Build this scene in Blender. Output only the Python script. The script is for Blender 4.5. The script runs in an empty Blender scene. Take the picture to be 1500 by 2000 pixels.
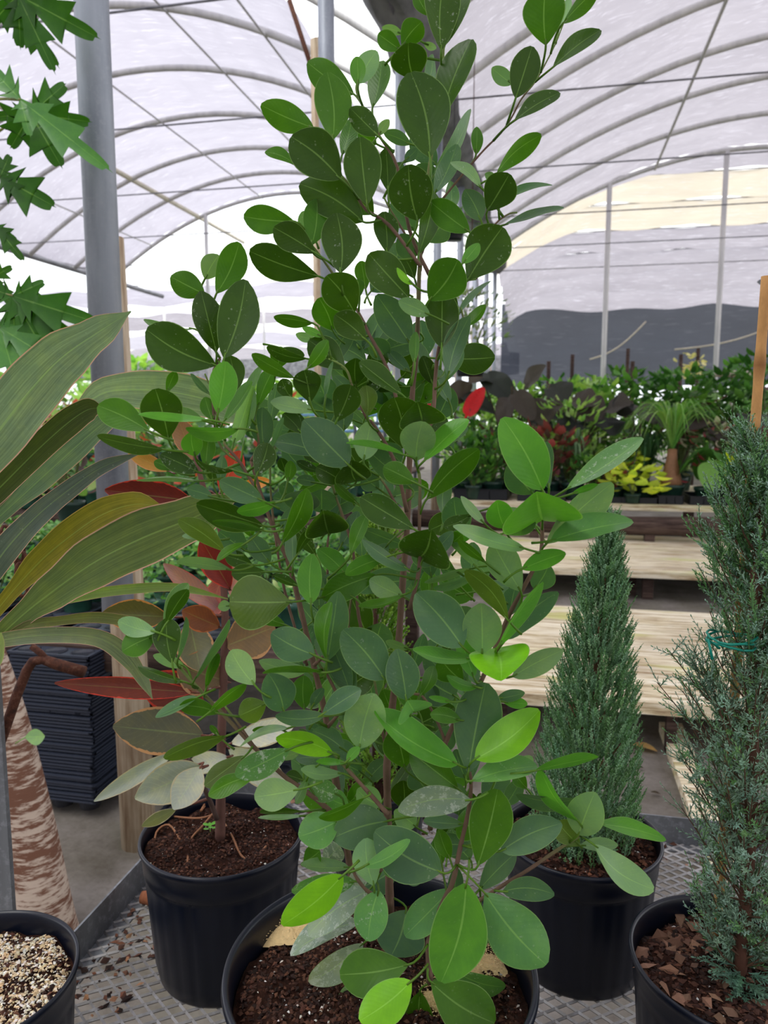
import bpy, math, random
import numpy as np
from mathutils import Vector, Matrix
R = random.Random(7)
SC = bpy.context.scene
COL = SC.collection
# ---------------------------------------------------------------- camera, world, exposure
F = 1500.0; YAW = math.radians(12.2); PITCH = math.radians(7.2)
CAMPOS = Vector((0, 0, 1.6))
cd = bpy.data.cameras.new('camera'); cam = bpy.data.objects.new('camera', cd); COL.objects.link(cam)
cd.sensor_fit = 'VERTICAL'; cd.sensor_height = 36; cd.sensor_width = 27; cd.lens = 27
cd.clip_start = .02; cd.clip_end = 300
cd.dof.use_dof = True; cd.dof.focus_distance = .95; cd.dof.aperture_fstop = 9.0
cam.location = CAMPOS; cam.rotation_euler = (math.pi / 2 - PITCH, 0, YAW)
SC.camera = cam
CM = Matrix.Translation(CAMPOS) @ cam.rotation_euler.to_matrix().to_4x4()
SC.view_settings.view_transform = 'Standard'; SC.view_settings.look = 'None'
SC.view_settings.gamma = 1; SC.view_settings.use_curve_mapping = False
SC.view_settings.exposure = 0.82
w = bpy.data.worlds.new('overcast_sky'); SC.world = w; w.use_nodes = True
nt = w.node_tree; bg = nt.nodes['Background']
tc = nt.nodes.new('ShaderNodeTexCoord'); mp = nt.nodes.new('ShaderNodeMapping'); no = nt.nodes.new('ShaderNodeTexNoise'); cr = nt.nodes.new('ShaderNodeValToRGB')
mp.inputs['Scale'].default_value = (1, 1, 3); no.inputs['Scale'].default_value = 2.2; no.inputs['Detail'].default_value = 5
cr.color_ramp.elements[0].position = .35; cr.color_ramp.elements[0].color = (.86, .91, 1, 1); cr.color_ramp.elements[1].color = (1, 1, 1, 1); cr.color_ramp.elements[1].position = .6
for a, b in ((tc.outputs['Generated'], mp.inputs[0]), (mp.outputs[0], no.inputs[0]), (no.outputs[0], cr.inputs[0]), (cr.outputs[0], bg.inputs[0])): nt.links.new(a, b)
bg.inputs[1].default_value = 1.25
sd = bpy.data.lights.new('hazy_sun', 'SUN'); sd.energy = 1.6; sd.angle = math.radians(40); sd.color = (1, .97, .92)
sun = bpy.data.objects.new('hazy_sun', sd); COL.objects.link(sun); sun.rotation_euler = (math.radians(22), math.radians(-12), 0)
cy = SC.cycles
cy.use_denoising = True; cy.max_bounces = 7; cy.diffuse_bounces = 4; cy.glossy_bounces = 2; cy.transmission_bounces = 3; cy.transparent_max_bounces = 8
cy.caustics_reflective = False; cy.caustics_refractive = False; cy.sample_clamp_indirect = 6

def P(px, py, z):
    """point at camera depth z behind pixel (px,py) of the 1500x2000 photograph"""
    return CM @ Vector(((px - 750) / F * z, -(py - 1000) / F * z, -z))
def ray(px, py): return (P(px, py, 1) - CAMPOS)
def PH(px, py, h):
    d = ray(px, py); return CAMPOS + d * ((h - CAMPOS.z) / d.z)
def PY(px, py, y):
    d = ray(px, py); return CAMPOS + d * (y / d.y)

# ---------------------------------------------------------------- colours and materials
def C(r, g, b, a=1.0):
    f = lambda c: (c / 255 / 12.92) if c / 255 <= .04045 else ((c / 255 + .055) / 1.055) ** 2.4
    return (f(r), f(g), f(b), a)
class NT:
    def __init__(s, name):
        s.m = bpy.data.materials.new(name); s.m.use_nodes = True; s.t = s.m.node_tree; s.t.nodes.clear()
        s.out = s.n('OutputMaterial')
    def n(s, typ, **kw):
        nd = s.t.nodes.new('ShaderNode' + typ)
        for k, v in kw.items(): setattr(nd, k, v)
        return nd
    def l(s, a, b): s.t.links.new(a, b)
    def sock(s, inp, v):
        if hasattr(v, 'is_output') or isinstance(v, bpy.types.NodeSocket): s.l(v, inp)
        else: inp.default_value = v
    def math(s, op, a, b=0.0, clamp=False):
        nd = s.n('Math', operation=op, use_clamp=clamp); s.sock(nd.inputs[0], a); s.sock(nd.inputs[1], b); return nd.outputs[0]
    def mix(s, f, a, b, blend='MIX'):
        nd = s.n('Mix', data_type='RGBA', blend_type=blend); s.sock(nd.inputs[0], f); s.sock(nd.inputs[6], a); s.sock(nd.inputs[7], b); return nd.outputs[2]
    def noise(s, scale, detail=3, vec=None, rough=.5):
        nd = s.n('TexNoise'); nd.inputs['Scale'].default_value = scale; nd.inputs['Detail'].default_value = detail; nd.inputs['Roughness'].default_value = rough
        if vec is not None: s.l(vec, nd.inputs['Vector'])
        return nd.outputs[0]
    def ramp(s, fac, *stops):
        nd = s.n('ValToRGB'); e = nd.color_ramp.elements
        while len(e) < len(stops): e.new(.5)
        for x, (p, c) in zip(e, stops): x.position = p; x.color = c if len(c) == 4 else (*c, 1)
        s.l(fac, nd.inputs[0]); return nd.outputs[0]
    def obj(s, scale=(1, 1, 1)):
        t = s.n('TexCoord'); m = s.n('Mapping'); m.inputs['Scale'].default_value = scale; s.l(t.outputs['Object'], m.inputs[0]); return m.outputs[0]
    def attr(s, name): return s.n('Attribute', attribute_name=name)
    def bump(s, h, st, dist=.002):
        b = s.n('Bump'); b.inputs['Strength'].default_value = st; b.inputs['Distance'].default_value = dist; s.l(h, b.inputs['Height']); return b.outputs[0]
    def pbr(s, col, rough=.5, metal=0, normal=None, spec=.5):
        p = s.n('BsdfPrincipled'); s.sock(p.inputs['Base Color'], col); s.sock(p.inputs['Roughness'], rough); s.sock(p.inputs['Metallic'], metal)
        p.inputs['Specular IOR Level'].default_value = spec
        if normal is not None: s.l(normal, p.inputs['Normal'])
        return p.outputs[0]
    def end(s, sh): s.l(sh, s.out.inputs[0]); return s.m
BK = (0, 0, 0, 1); WH = (1, 1, 1, 1)
def leaf_material(name, trans=.3, vein=1.0, rough=.38, border=0.0, bn=.16, stripe=0.0, sidev=.05, spec=.42):
    m = NT(name); t = m.attr('tint'); uv = m.attr('luv'); sep = m.n('SeparateXYZ'); m.l(uv.outputs['Vector'], sep.inputs[0])
    v = m.math('ABSOLUTE', m.math('SUBTRACT', sep.outputs[1], .5)); u = sep.outputs[0]
    st_ = m.noise(1.0, 4, None, .7) if not stripe else None
    if stripe:
        cx = m.n('CombineXYZ'); m.l(m.math('MULTIPLY', sep.outputs[0], 2.2), cx.inputs[0]); m.l(m.math('MULTIPLY', sep.outputs[1], 34), cx.inputs[1]); st_ = m.noise(1.0, 3, cx.outputs[0], .6)
    mid = m.math('MULTIPLY', m.math('LESS_THAN', v, m.math('SUBTRACT', .026, m.math('MULTIPLY', u, .017))), .55 * vein)
    geo = m.n('NewGeometry'); pos = m.n('TexCoord').outputs['Object']
    nz = m.noise(38, 4, pos, .6)
    col = m.mix(m.math('MULTIPLY', m.math('SUBTRACT', nz, .42), 1.6, True), t.outputs['Color'], m.mix(1, t.outputs['Color'], (1.6, 1.45, .9, 1), 'MULTIPLY'))
    if stripe: col = m.mix(stripe, col, m.mix(m.ramp(st_, (.38, BK), (.62, WH)), m.mix(1, col, (.45, .5, .42, 1), 'MULTIPLY'), m.mix(1, col, (1.5, 1.45, 1.4, 1), 'MULTIPLY')))
    lat = m.math('SINE', m.math('MULTIPLY', m.math('SUBTRACT', u, m.math('MULTIPLY', v, .55)), 75))
    col = m.mix(m.math('MULTIPLY', m.math('POWER', m.math('MAXIMUM', lat, 0), 6), sidev), col, m.mix(1, col, (1.8, 1.7, 1.5, 1), 'MULTIPLY'))
    col = m.mix(mid, col, m.mix(.6, m.mix(1, col, (2, 2, 1.6, 1), 'MULTIPLY'), C(150, 185, 105)))
    col = m.mix(m.math('MULTIPLY', m.math('GREATER_THAN', v, .483), .5), col, C(150, 185, 110))
    if border:
        e = m.math('GREATER_THAN', m.math('ADD', v, m.math('MULTIPLY', m.math('SUBTRACT', m.noise(90, 4, pos), .5), bn)), .5 - border)
        col = m.mix(e, col, m.attr('edge').outputs['Color'])
    # pale specks and dust held in the alpha of the tint
    vo = m.n('TexVoronoi'); vo.inputs['Scale'].default_value = 230; m.l(pos, vo.inputs['Vector'])
    sp = m.math('LESS_THAN', vo.outputs['Distance'], m.math('MULTIPLY', m.math('SUBTRACT', m.noise(150, 2, pos), .5), 1.3))
    sp = m.math('MULTIPLY', sp, m.math('MULTIPLY', t.outputs['Alpha'], 1.0, True))
    dust = m.math('MULTIPLY', m.math('GREATER_THAN', m.math('ADD', m.noise(110, 6, pos, .8), m.math('MULTIPLY', t.outputs['Alpha'], .13)), .71), m.math('MULTIPLY', t.outputs['Alpha'], .8, True))
    col = m.mix(m.math('MULTIPLY', sp, .38), col, C(190, 205, 175)); col = m.mix(m.math('MULTIPLY', dust, .62), col, C(200, 208, 200))
    nb = m.bump(m.math('ADD', m.math('MULTIPLY', lat, .05), nz), .2, .002)
    p = m.pbr(col, rough, 0, nb, spec)
    tr = m.n('BsdfTranslucent'); m.l(m.mix(1, col, (1.5, 1.75, .7, 1), 'MULTIPLY'), tr.inputs[0])
    mx = m.n('MixShader'); mx.inputs[0].default_value = trans; m.l(p, mx.inputs[1]); m.l(tr.outputs[0], mx.inputs[2])
    return m.end(mx.outputs[0])
def tint_material(name, rough=.7, nscale=60, namp=.5, bump=.3, bd=.003, metal=0, vec=(1, 1, 1), trans=0, spec=.4):
    m = NT(name); t = m.attr('tint'); o = m.obj(vec); nz = m.noise(nscale, 5, o, .65)
    col = m.mix(nz, m.mix(1, t.outputs['Color'], (1 - namp,) * 3 + (1,), 'MULTIPLY'), m.mix(1, t.outputs['Color'], (1 + namp,) * 3 + (1,), 'MULTIPLY'))
    p = m.pbr(col, rough, metal, m.bump(nz, bump, bd), spec)
    if trans:
        tr = m.n('BsdfTranslucent'); m.l(m.mix(1, col, (1.3, 1.5, .7, 1), 'MULTIPLY'), tr.inputs[0]); mx = m.n('MixShader'); mx.inputs[0].default_value = trans
        m.l(p, mx.inputs[1]); m.l(tr.outputs[0], mx.inputs[2]); p = mx.outputs[0]
    return m.end(p)
M = {}
M['leaf'] = leaf_material('ficus_leaf', rough=.34, spec=.36)
M['broad'] = leaf_material('broad_striped_leaf', trans=.22, rough=.5, vein=.8, border=.022, bn=.01, stripe=.42, sidev=0, spec=.3)
M['rubber'] = leaf_material('rubber_leaf', trans=.15, rough=.42, vein=.5, border=.05, sidev=.15)
M['small'] = tint_material('small_leaf', .5, 40, .35, .1, .001, trans=.3)
M['needle'] = tint_material('conifer_leaf', .6, 50, .4, .1, .001, trans=.15)
M['bark'] = tint_material('bark', .85, 70, .45, .6, .003, vec=(1, 1, .5))
M['pot'] = tint_material('nursery_pot_plastic', .34, 30, .18, .05, .001, spec=.45)
M['chips'] = tint_material('soil_crumbs', .9, 150, .3, .3, .001)
m = NT('potting_soil'); o = m.obj(); nz = m.noise(120, 6, o, .7); M['soil'] = m.end(m.pbr(m.ramp(nz, (.3, C(26, 15, 11)), (.55, C(62, 36, 26)), (.75, C(96, 62, 45))), .95, 0, m.bump(nz, .9, .008), .2))
def galv(name, base, dark, metal=.35):
    m = NT(name); o = m.obj((1, 1, .15)); a = m.noise(60, 5, m.obj(), .7); b = m.noise(9, 4, o, .6)
    col = m.mix(m.ramp(b, (.35, BK), (.65, WH)), base, dark); col = m.mix(m.ramp(a, (.5, BK), (.72, (.5, .5, .5, 1))), col, C(178, 182, 190))
    return m.end(m.pbr(col, .48, metal, m.bump(a, .12, .001)))
M['galv'] = galv('galvanised_steel', C(168, 175, 186), C(128, 135, 146), .2)
M['hoop'] = galv('painted_hoop_tube', C(222, 221, 218), C(200, 199, 198), 0)
M['cream'] = galv('cream_tube', C(236, 228, 204), C(214, 206, 184), 0)
M['mesh'] = galv('expanded_metal', C(172, 170, 168), C(120, 118, 116))
M['frame'] = galv('bench_angle_iron', C(128, 132, 136), C(100, 102, 106))
m = NT('rusty_iron'); a = m.noise(90, 6, m.obj(), .7); M['rust'] = m.end(m.pbr(m.ramp(a, (.3, C(44, 24, 18)), (.55, C(92, 52, 34)), (.75, C(120, 92, 76))), .85, .2, m.bump(a, .5, .002)))
def wood(name, c1, c2, c3, vec=(1, 14, 14), sc=3.0, moss=None):
    m = NT(name); a = m.noise(sc, 6, m.obj(vec), .68); b = m.noise(2.2, 4, m.obj((.5, 1.5, 1.5)))
    col = m.ramp(a, (.34, c3), (.46, c2), (.6, c1), (.8, c2))
    col = m.mix(m.ramp(b, (.5, BK), (.72, (.55, .55, .55, 1))), col, c3)
    if moss: col = m.mix(m.ramp(m.noise(3.1, 5, m.obj((.5, 2, 2))), (.56, BK), (.7, (.7, .7, .7, 1))), col, moss)
    return m.end(m.pbr(col, .85, 0, m.bump(a, .4, .004), .2))
M['plank'] = wood('weathered_plank', C(248, 240, 218), C(214, 198, 162), C(140, 110, 78), moss=C(196, 200, 110))
M['post'] = wood('wood_post', C(200, 184, 160), C(172, 152, 126), C(136, 112, 88), vec=(14, 14, .8))
M['darkwood'] = wood('dark_wood', C(92, 76, 68), C(66, 52, 46), C(40, 30, 28))
m = NT('concrete'); a = m.noise(2.4, 7, m.obj(), .65); b = m.noise(40, 5, m.obj(), .7); col = m.ramp(a, (.3, C(84, 78, 66)), (.48, C(118, 112, 104)), (.7, C(146, 140, 134)))
col = m.mix(m.ramp(m.noise(1.3, 5, m.obj()), (.52, BK), (.68, (.6, .6, .6, 1))), col, C(98, 98, 72)); col = m.mix(m.ramp(b, (.45, BK), (.8, (.4, .4, .4, 1))), col, C(60, 48, 40))
M['concrete'] = m.end(m.pbr(col, .8, 0, m.bump(b, .3, .004), .3))
def cloth(name, c1, c2, sc, trans, alpha=0.0, glint=.6):
    m = NT(name); o = m.obj((.6, 2.2, 1.2)); a = m.noise(sc, 7, o, .62); s = m.noise(sc * 5, 3, m.obj((.35, 6, 2)), .6)
    col = m.mix(a, c1, c2); col = m.mix(m.ramp(s, (.58, BK), (.74, (glint, glint, glint, 1))), col, C(205, 203, 212))
    d = m.n('BsdfDiffuse'); m.l(col, d.inputs[0]); tr = m.n('BsdfTranslucent'); m.l(col, tr.inputs[0])
    b = m.bump(a, .6, .05); m.l(b, d.inputs['Normal']); m.l(b, tr.inputs['Normal'])
    mx = m.n('MixShader'); mx.inputs[0].default_value = trans; m.l(d.outputs[0], mx.inputs[1]); m.l(tr.outputs[0], mx.inputs[2]); r = mx.outputs[0]
    if alpha:
        tp = m.n('BsdfTransparent'); m2 = m.n('MixShader'); m2.inputs[0].default_value = alpha; m.l(r, m2.inputs[1]); m.l(tp.outputs[0], m2.inputs[2]); r = m2.outputs[0]
    return m.end(r)
M['cloth'] = cloth('white_shade_cloth', C(143, 140, 150), C(172, 169, 178), .9, .85, .02)
M['cloth2'] = cloth('grey_shade_cloth', C(128, 124, 130), C(160, 156, 162), 1.2, .85, .01)
M['clothy'] = cloth('pale_canvas', C(164, 156, 143), C(194, 184, 166), 1.2, .85, .01)
M['black'] = cloth('black_shade_cloth', C(48, 52, 62), C(84, 88, 100), .8, .35, .03, .08)
m = NT('flat_grey'); M['gutter'] = m.end(m.pbr(m.ramp(m.noise(6, 5, m.obj((1, .4, 1))), (.3, C(92, 92, 98)), (.7, C(150, 150, 156))), .6, .2))

# ---------------------------------------------------------------- mesh builder and objects
class MB:
    def __init__(s): s.v = []; s.f = []; s.uv = []; s.c = []; s.e = []
    def add(s, v, f, col=(.5, .5, .5, 0), uv=None, edge=BK):
        o = len(s.v); s.v += [tuple(q) for q in v]; s.f += [tuple(i + o for i in q) for q in f]
        s.uv += uv if uv else [(0, .3, 0)] * len(v); s.c += ([tuple(q) for q in col] if isinstance(col, list) else [col] * len(v)); s.e += [edge] * len(v)
        return s
    def box(s, a, b, col=(.5, .5, .5, 0)):
        x0, y0, z0 = a; x1, y1, z1 = b
        v = [(x, y, z) for z in (z0, z1) for y in (y0, y1) for x in (x0, x1)]
        return s.add(v, [(0, 2, 3, 1), (4, 5, 7, 6), (0, 1, 5, 4), (2, 6, 7, 3), (0, 4, 6, 2), (1, 3, 7, 5)], col)
    def tube(s, pts, rad, n=8, col=(.5, .5, .5, 0), cap=True, cols=None):
        pts = [Vector(p) for p in pts]; k = len(pts); rad = rad if isinstance(rad, (list, tuple)) else [rad] * k
        v = []; f = []; cc = []; up = None
        for i, p in enumerate(pts):
            d = (pts[min(i + 1, k - 1)] - pts[max(i - 1, 0)])
            d = d.normalized() if d.length > 1e-9 else Vector((0, 0, 1))
            if up is None: up = Vector((1, 0, 0)) if abs(d.x) < .8 else Vector((0, 1, 0))
            up = (up - d * up.dot(d)).normalized(); q = d.cross(up)
            for j in range(n):
                a = 2 * math.pi * j / n; v.append(p + (up * math.cos(a) + q * math.sin(a)) * rad[i]); cc.append(cols[i] if cols else col)
        for i in range(k - 1):
            for j in range(n): f.append((i * n + j, i * n + (j + 1) % n, (i + 1) * n + (j + 1) % n, (i + 1) * n + j))
        if cap: f.append(tuple(range(n))[::-1]); f.append(tuple(range((k - 1) * n, k * n)))
        return s.add(v, f, cc)
    def lathe(s, prof, n=48, col=(.5, .5, .5, 0), rf=None, c=(0, 0, 0)):
        v = []; f = []
        for i, (r, z) in enumerate(prof):
            for j in range(n):
                a = 2 * math.pi * j / n; rr = r * (rf(i, a) if rf else 1); v.append((c[0] + rr * math.cos(a), c[1] + rr * math.sin(a), c[2] + z))
        for i in range(len(prof) - 1):
            for j in range(n): f.append((i * n + j, i * n + (j + 1) % n, (i + 1) * n + (j + 1) % n, (i + 1) * n + j))
        f.append(tuple(range(n))[::-1]); return s.add(v, f, col)
    def leaf(s, B, T, W, N, w, col, fold=.12, curve=0.0, p=1.36, pw=.78, ns=9, edge=BK, wave=0.0, mid=None):
        """blade from B to T, width w across W, normal N; curve bends it out of the B-T line"""
        B = Vector(B); T = Vector(T); L = (T - B).length; v = []; uv = []; f = []; ss = (-1, -.86, -.45, 0, .45, .86, 1) if w > .016 else (-1, 0, 1); m = len(ss)
        for i in range(ns + 1):
            t = i / ns; t = t * .985 + .006
            c = B.lerp(T, t) + N * (curve * L * math.sin(math.pi * t))
            if mid is not None: c = c + mid * math.sin(math.pi * t)
            h = w / 2 * max(.0, math.sin(math.pi * t ** p)) ** pw
            for q in ss:
                v.append(c + W * (q * h) + N * (fold * abs(q) * h + wave * h * math.sin(t * 9 + q * 2) * abs(q))); uv.append((t, .5 + .5 * q, 0))
        for i in range(ns):
            for j in range(m - 1): f.append((i * m + j, i * m + j + 1, (i + 1) * m + j + 1, (i + 1) * m + j))
        return s.add(v, f, col, uv, edge)
    def obj(s, name, mat, parent=None, smooth=True, loc=None, edge=False):
        me = bpy.data.meshes.new(name); me.from_pydata(s.v, [], s.f)
        ca = me.attributes.new('tint', 'FLOAT_COLOR', 'POINT'); ca.data.foreach_set('color', np.array(s.c, dtype=np.float32).ravel())
        ua = me.attributes.new('luv', 'FLOAT_VECTOR', 'POINT'); ua.data.foreach_set('vector', np.array(s.uv, dtype=np.float32).ravel())
        if edge: ea = me.attributes.new('edge', 'FLOAT_COLOR', 'POINT'); ea.data.foreach_set('color', np.array(s.e, dtype=np.float32).ravel())
        if smooth: me.polygons.foreach_set('use_smooth', [True] * len(me.polygons))
        me.materials.append(mat); me.update()
        o = bpy.data.objects.new(name, me); COL.objects.link(o)
        if parent: o.parent = parent
        if loc: o.location = loc
        return o
def tag(o, label=None, cat=None, group=None, kind=None):
    if label: o['label'] = label
    if cat: o['category'] = cat
    if group: o['group'] = group
    if kind: o['kind'] = kind
    return o
def thing(name, label, cat, loc=(0, 0, 0), rz=0, group=None):
    o = bpy.data.objects.new(name, None); COL.objects.link(o); o.location = loc; o.rotation_euler = (0, 0, rz); o.empty_display_size = .1
    return tag(o, label, cat, group)
def dup(root, loc, rz=0, label=None, sc=None, group=None):
    r = root.copy(); COL.objects.link(r); r.location = loc; r.rotation_euler = (0, 0, rz)
    if sc: r.scale = (sc, sc, sc)
    if label: r['label'] = label
    if group: r['group'] = group
    for ch in root.children:
        c = ch.copy(); COL.objects.link(c); c.parent = r
        for g in ch.children:
            d = g.copy(); COL.objects.link(d); d.parent = c
    return r
def rel(mb, loc):
    mb.v = [(a - loc[0], b - loc[1], c - loc[2]) for a, b, c in mb.v]; return mb
def jit(c, a=.15, al=None, rnd=R):
    k = 1 + rnd.uniform(-a, a); return (c[0] * k * (1 + rnd.uniform(-a, a) * .4), c[1] * k, c[2] * k * (1 + rnd.uniform(-a, a) * .4), c[3] if al is None else al)

# ---------------------------------------------------------------- setting: floor, greenhouse roof
mb = MB(); mb.add([(-40, -14, 0), (30, -14, 0), (30, 70, 0), (-40, 70, 0)], [(0, 1, 2, 3)]); tag(mb.obj('floor', M['concrete'], smooth=False), kind='structure')
GU, GH = -1.6, 5.5                      # gutter line between the two bays
RB = (4.4, 6.0, 2.1); LB = (-7.1, 5.5, 2.1)   # ridge position, half span, rise
def arch(bay, u):
    c, hs, rise = bay; return GH + rise * (1 - ((u - c) / hs) ** 2)
def bay_arch(bay, y, n=28): return [(bay[0] + bay[1] * (2 * i / n - 1), y, arch(bay, bay[0] + bay[1] * (2 * i / n - 1))) for i in range(n + 1)]
RY = [3, 4.9, 6.8, 8.6, 10.2, 12.1, 13.9, 15.6, 17.5, 19.6]; LY = [3, 5, 7, 9, 11, 13.1, 15.2, 17.2, 19, 20.8]
ORD = ['first', 'second', 'third', 'fourth', 'fifth', 'sixth', 'seventh', 'eighth', 'ninth', 'tenth']
for bay, ys, side in ((RB, RY, 'grey cloth'), (LB, LY, 'white cloth')):
    for i, y in enumerate(ys):
        tag(MB().tube(bay_arch(bay, y), .054, 10).obj('roof_hoop', M['hoop']), 'arched grey tube under the %s roof, %s hoop counted from the camera end' % (side, ORD[i]), 'roof hoop', 'hoops under the %s roof' % side)
def roof(name, bay, ys, mat, sag, seed, umax=99):
    rn = random.Random(seed); mb = MB(); nu = 72; rows = []; yy = []
    for a, b in zip(ys[:-1], ys[1:]):
        for k in range(6): yy.append((a + (b - a) * k / 6, math.sin(math.pi * k / 6)))
    yy.append((ys[-1], 0)); v = []; f = []
    ph = [rn.uniform(0, 6) for _ in range(8)]
    for y, s in yy:
        for j in range(nu + 1):
            u = bay[0] - bay[1] + (min(bay[0] + bay[1], umax + .07 * math.sin(y * 2)) - bay[0] + bay[1]) * j / nu
            z = arch(bay, u) + .07 - sag * s * (.7 + .5 * math.sin(u * 1.3 + ph[0] + y)) + .025 * math.sin(u * 5 + y * 3 + ph[1]) * s + .015 * math.sin(u * 13 + y * 1.1)
            v.append((u, y, z))
    for i in range(len(yy) - 1):
        for j in range(nu): a = i * (nu + 1) + j; f.append((a, a + 1, a + nu + 2, a + nu + 1))
    mb.add(v, f); return tag(mb.obj(name, mat), kind='structure')
BACK = [-11, -8.5, -6, -3.5, -1, 1]
roof('ceiling', RB, BACK + RY, M['cloth2'], .12, 3); roof('ceiling', LB, BACK + LY, M['cloth'], .03, 4, -3.35)
LB2 = (-18.3, 5.5, 2.1); roof('ceiling', LB2, LY[2:], M['cloth'], .03, 6)
for i, y in enumerate(LY[2:]):
    tag(MB().tube(bay_arch(LB2, y), .054, 8).obj('roof_hoop', M['hoop']), 'arched grey tube of the neighbouring roof past the papaya, %s hoop' % ORD[i], 'roof hoop', 'hoops of the neighbouring roof')
tag(MB().tube([(-12.7, 5, GH), (-12.7, 24, GH)], .07, 8).obj('roof_gutter', M['gutter']), 'grey gutter tube on the far side of the white roof', 'gutter')
# purlins and cross wires
def purlin(bay, u, ys, label, grp, r=.022, mat='hoop', dz=-.06):
    tag(MB().tube([(u, ys[0], arch(bay, u) + dz), (u, ys[-1], arch(bay, u) + dz)], r, 6).obj('purlin_pipe', M[mat]), label, 'pipe', grp)
purlin(RB, 2.2, RY, 'long straight brownish pipe crossing the hoops under the grey cloth', None, .03)
for u, nm in ((-4.1, 'lowest of them beside the gutter'), (-5.6, 'between the gutter side and the ridge'), (-7.9, 'running just past the ridge'), (-11.2, 'furthest out to the side')):
    purlin(LB, u, LY, 'thin grey purlin pipe under the white cloth, ' + nm, None, .018)
tag(MB().tube([(-9.8, 3, 7.1), (-9.8, 24, 7.1)], .06, 10).obj('purlin_pipe', M['cream']), 'thick cream pipe running below the white cloth hoops', 'pipe')
for i, y in enumerate([7.3, 10.1, 13, 16, 18.9, 21.8]):
    tag(MB().tube([(-12.5, y, GH - .02), (10.4, y, GH + .02)], .012, 5).obj('cross_wire', M['gutter']), 'dark wire stretched across both bays at gutter height, %s from the camera' % ORD[i], 'wire', 'cross wires')
# gutter strip between the bays
mb = MB(); v = []; f = []
pr = [(-.3, .12), (-.16, -.04), (.12, -.07), (.3, .14)]
for i in range(40):
    y = 2.4 + i * .5
    for dx, dz in pr: v.append((GU + dx + .03 * math.sin(i * 1.7), y, GH + dz + .03 * math.sin(i * 2.3 + dx * 9)))
for i in range(39):
    for j in range(3): a = i * 4 + j; f.append((a, a + 1, a + 5, a + 4))
mb.add(v, f); tag(mb.obj('roof_gutter', M['gutter']), 'grey gutter flap with torn black edges running between the two roofs', 'gutter')
# gutter posts, each pipe bolted to a timber post
py = [2.33, 5.5, 8.2, 10.9, 13.6, 16.3, 19.0, 21.7]
GU0 = GU
for i, y in enumerate(py):
    nm = ORD[i]; GU = -1.44 if i == 0 else GU0
    zb = [.92, 1.5, .6, .6, .6, .6, .6, .6][i]
    tag(MB().tube([(GU, y, zb), (GU, y, GH)], .053 if i == 0 else .057, 20, cap=True).obj('gutter_post', M['galv']), ('thick galvanised pipe post beside the papaya leaves' if i == 0 else 'galvanised pipe post holding up the gutter, %s of the row' % nm), 'post', 'gutter posts')
    zt = [2.2, 4.25, 3.6, 3.4, 3.4, 3.4, 3.4, 3.4][i]
    ox = -.054 if i == 0 else (-.10 if i == 1 else -.04)
    tag(MB().tube([(GU + ox + .02, y + .125, 0), (GU + ox + .01, y + .125, 1.2), (GU + ox, y + .125, zt)], [.064, .06, .052], 14).obj('timber_post', M['post']), 'round timber post standing against the %s gutter pipe' % nm, 'post', 'timber posts')
GU = GU0
# upper diagonal braces near the gutter
for a, b, r, lb in (((565, 0, 6.2), (625, 215, 6.4), .02, 'black bent hose hanging beside the second gutter pipe'),):
    A, B_ = P(*a), P(*b); tag(MB().tube([A, A.lerp(B_, .5) + Vector((.04, 0, -.05)), B_], r, 7).obj('hose', M['rust']), lb, 'hose')
# thin end-arch posts
for u, y, b, nm in ((1.2, 19.6, RB, 'in front of the black curtain, near its gutter end'), (3.75, 19.6, RB, 'in front of the middle of the black curtain'), (-9.6, 20.8, LB, 'under the far end hoop of the white roof')):
    tag(MB().tube([(u, y, 0), (u, y, arch(b, u))], .06, 8).obj('end_post', M['hoop']), 'thin pale post ' + nm, 'post')
# cloth falling from the last right hoop to the curtain line, in sagging bands
def sheet(name, rows, mat, kind='structure', nu=50, wob=.05, seed=1, label=None, cat=None):
    mb = MB(); v = []; f = []
    for i, (u0, u1, y, z, sg) in enumerate(rows):
        for j in range(nu + 1):
            t = j / nu; u = u0 + (u1 - u0) * t
            zz = z(u) if callable(z) else z
            v.append((u, y, zz - sg * abs(math.sin(math.pi * t * 2.5 + seed)) + wob * math.sin(u * 2.3 + i * 2.1 + seed)))
    for i in range(len(rows) - 1):
        for j in range(nu): a = i * (nu + 1) + j; f.append((a, a + 1, a + nu + 2, a + nu + 1))
    mb.add(v, f); o = mb.obj(name, mat)
    return tag(o, label, cat, kind=kind) if kind else tag(o, label, cat)
H0 = 19.6
lines = [(19.6, None), (20.6, 7.45), (21.8, 7.1), (23.2, 6.75), (24.6, 6.45), (26, 6.2), (27.5, 5.95), (29.5, 5.6)]
for k in range(len(lines) - 1):
    (y0, z0), (y1, z1) = lines[k], lines[k + 1]
    za = (lambda u: min(arch(RB, u) + .05, 7.62)) if z0 is None else (lambda u, z0=z0: min(z0, arch(RB, u) + .05 + (z0 - 7.6) * .3 + .4))
    zb = lambda u, z1=z1: min(z1, arch(RB, u) + .05 + (z1 - 7.6) * .3 + .4)
    ym = (y0 + y1) / 2; zm = lambda u, za=za, zb=zb, k=k: (za(u) + zb(u)) / 2 - .16 - .05 * k
    sheet('ceiling', [(GU, 14, y0, za, 0), (GU, 14, ym, zm, .1 if k > 3 else 0), (GU, 14, y1, zb, 0)], M['clothy' if k in (1, 2) else 'cloth2'], seed=k)
    tag(MB().tube([(GU, y1, z1 - .02), (14, y1, z1 - .02)], .014, 5).obj('cross_wire', M['gutter']), 'wire under the sloping cloth beyond the last hoop, %s of its run' % ORD[k], 'wire', 'wires under the sloping cloth')
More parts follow.
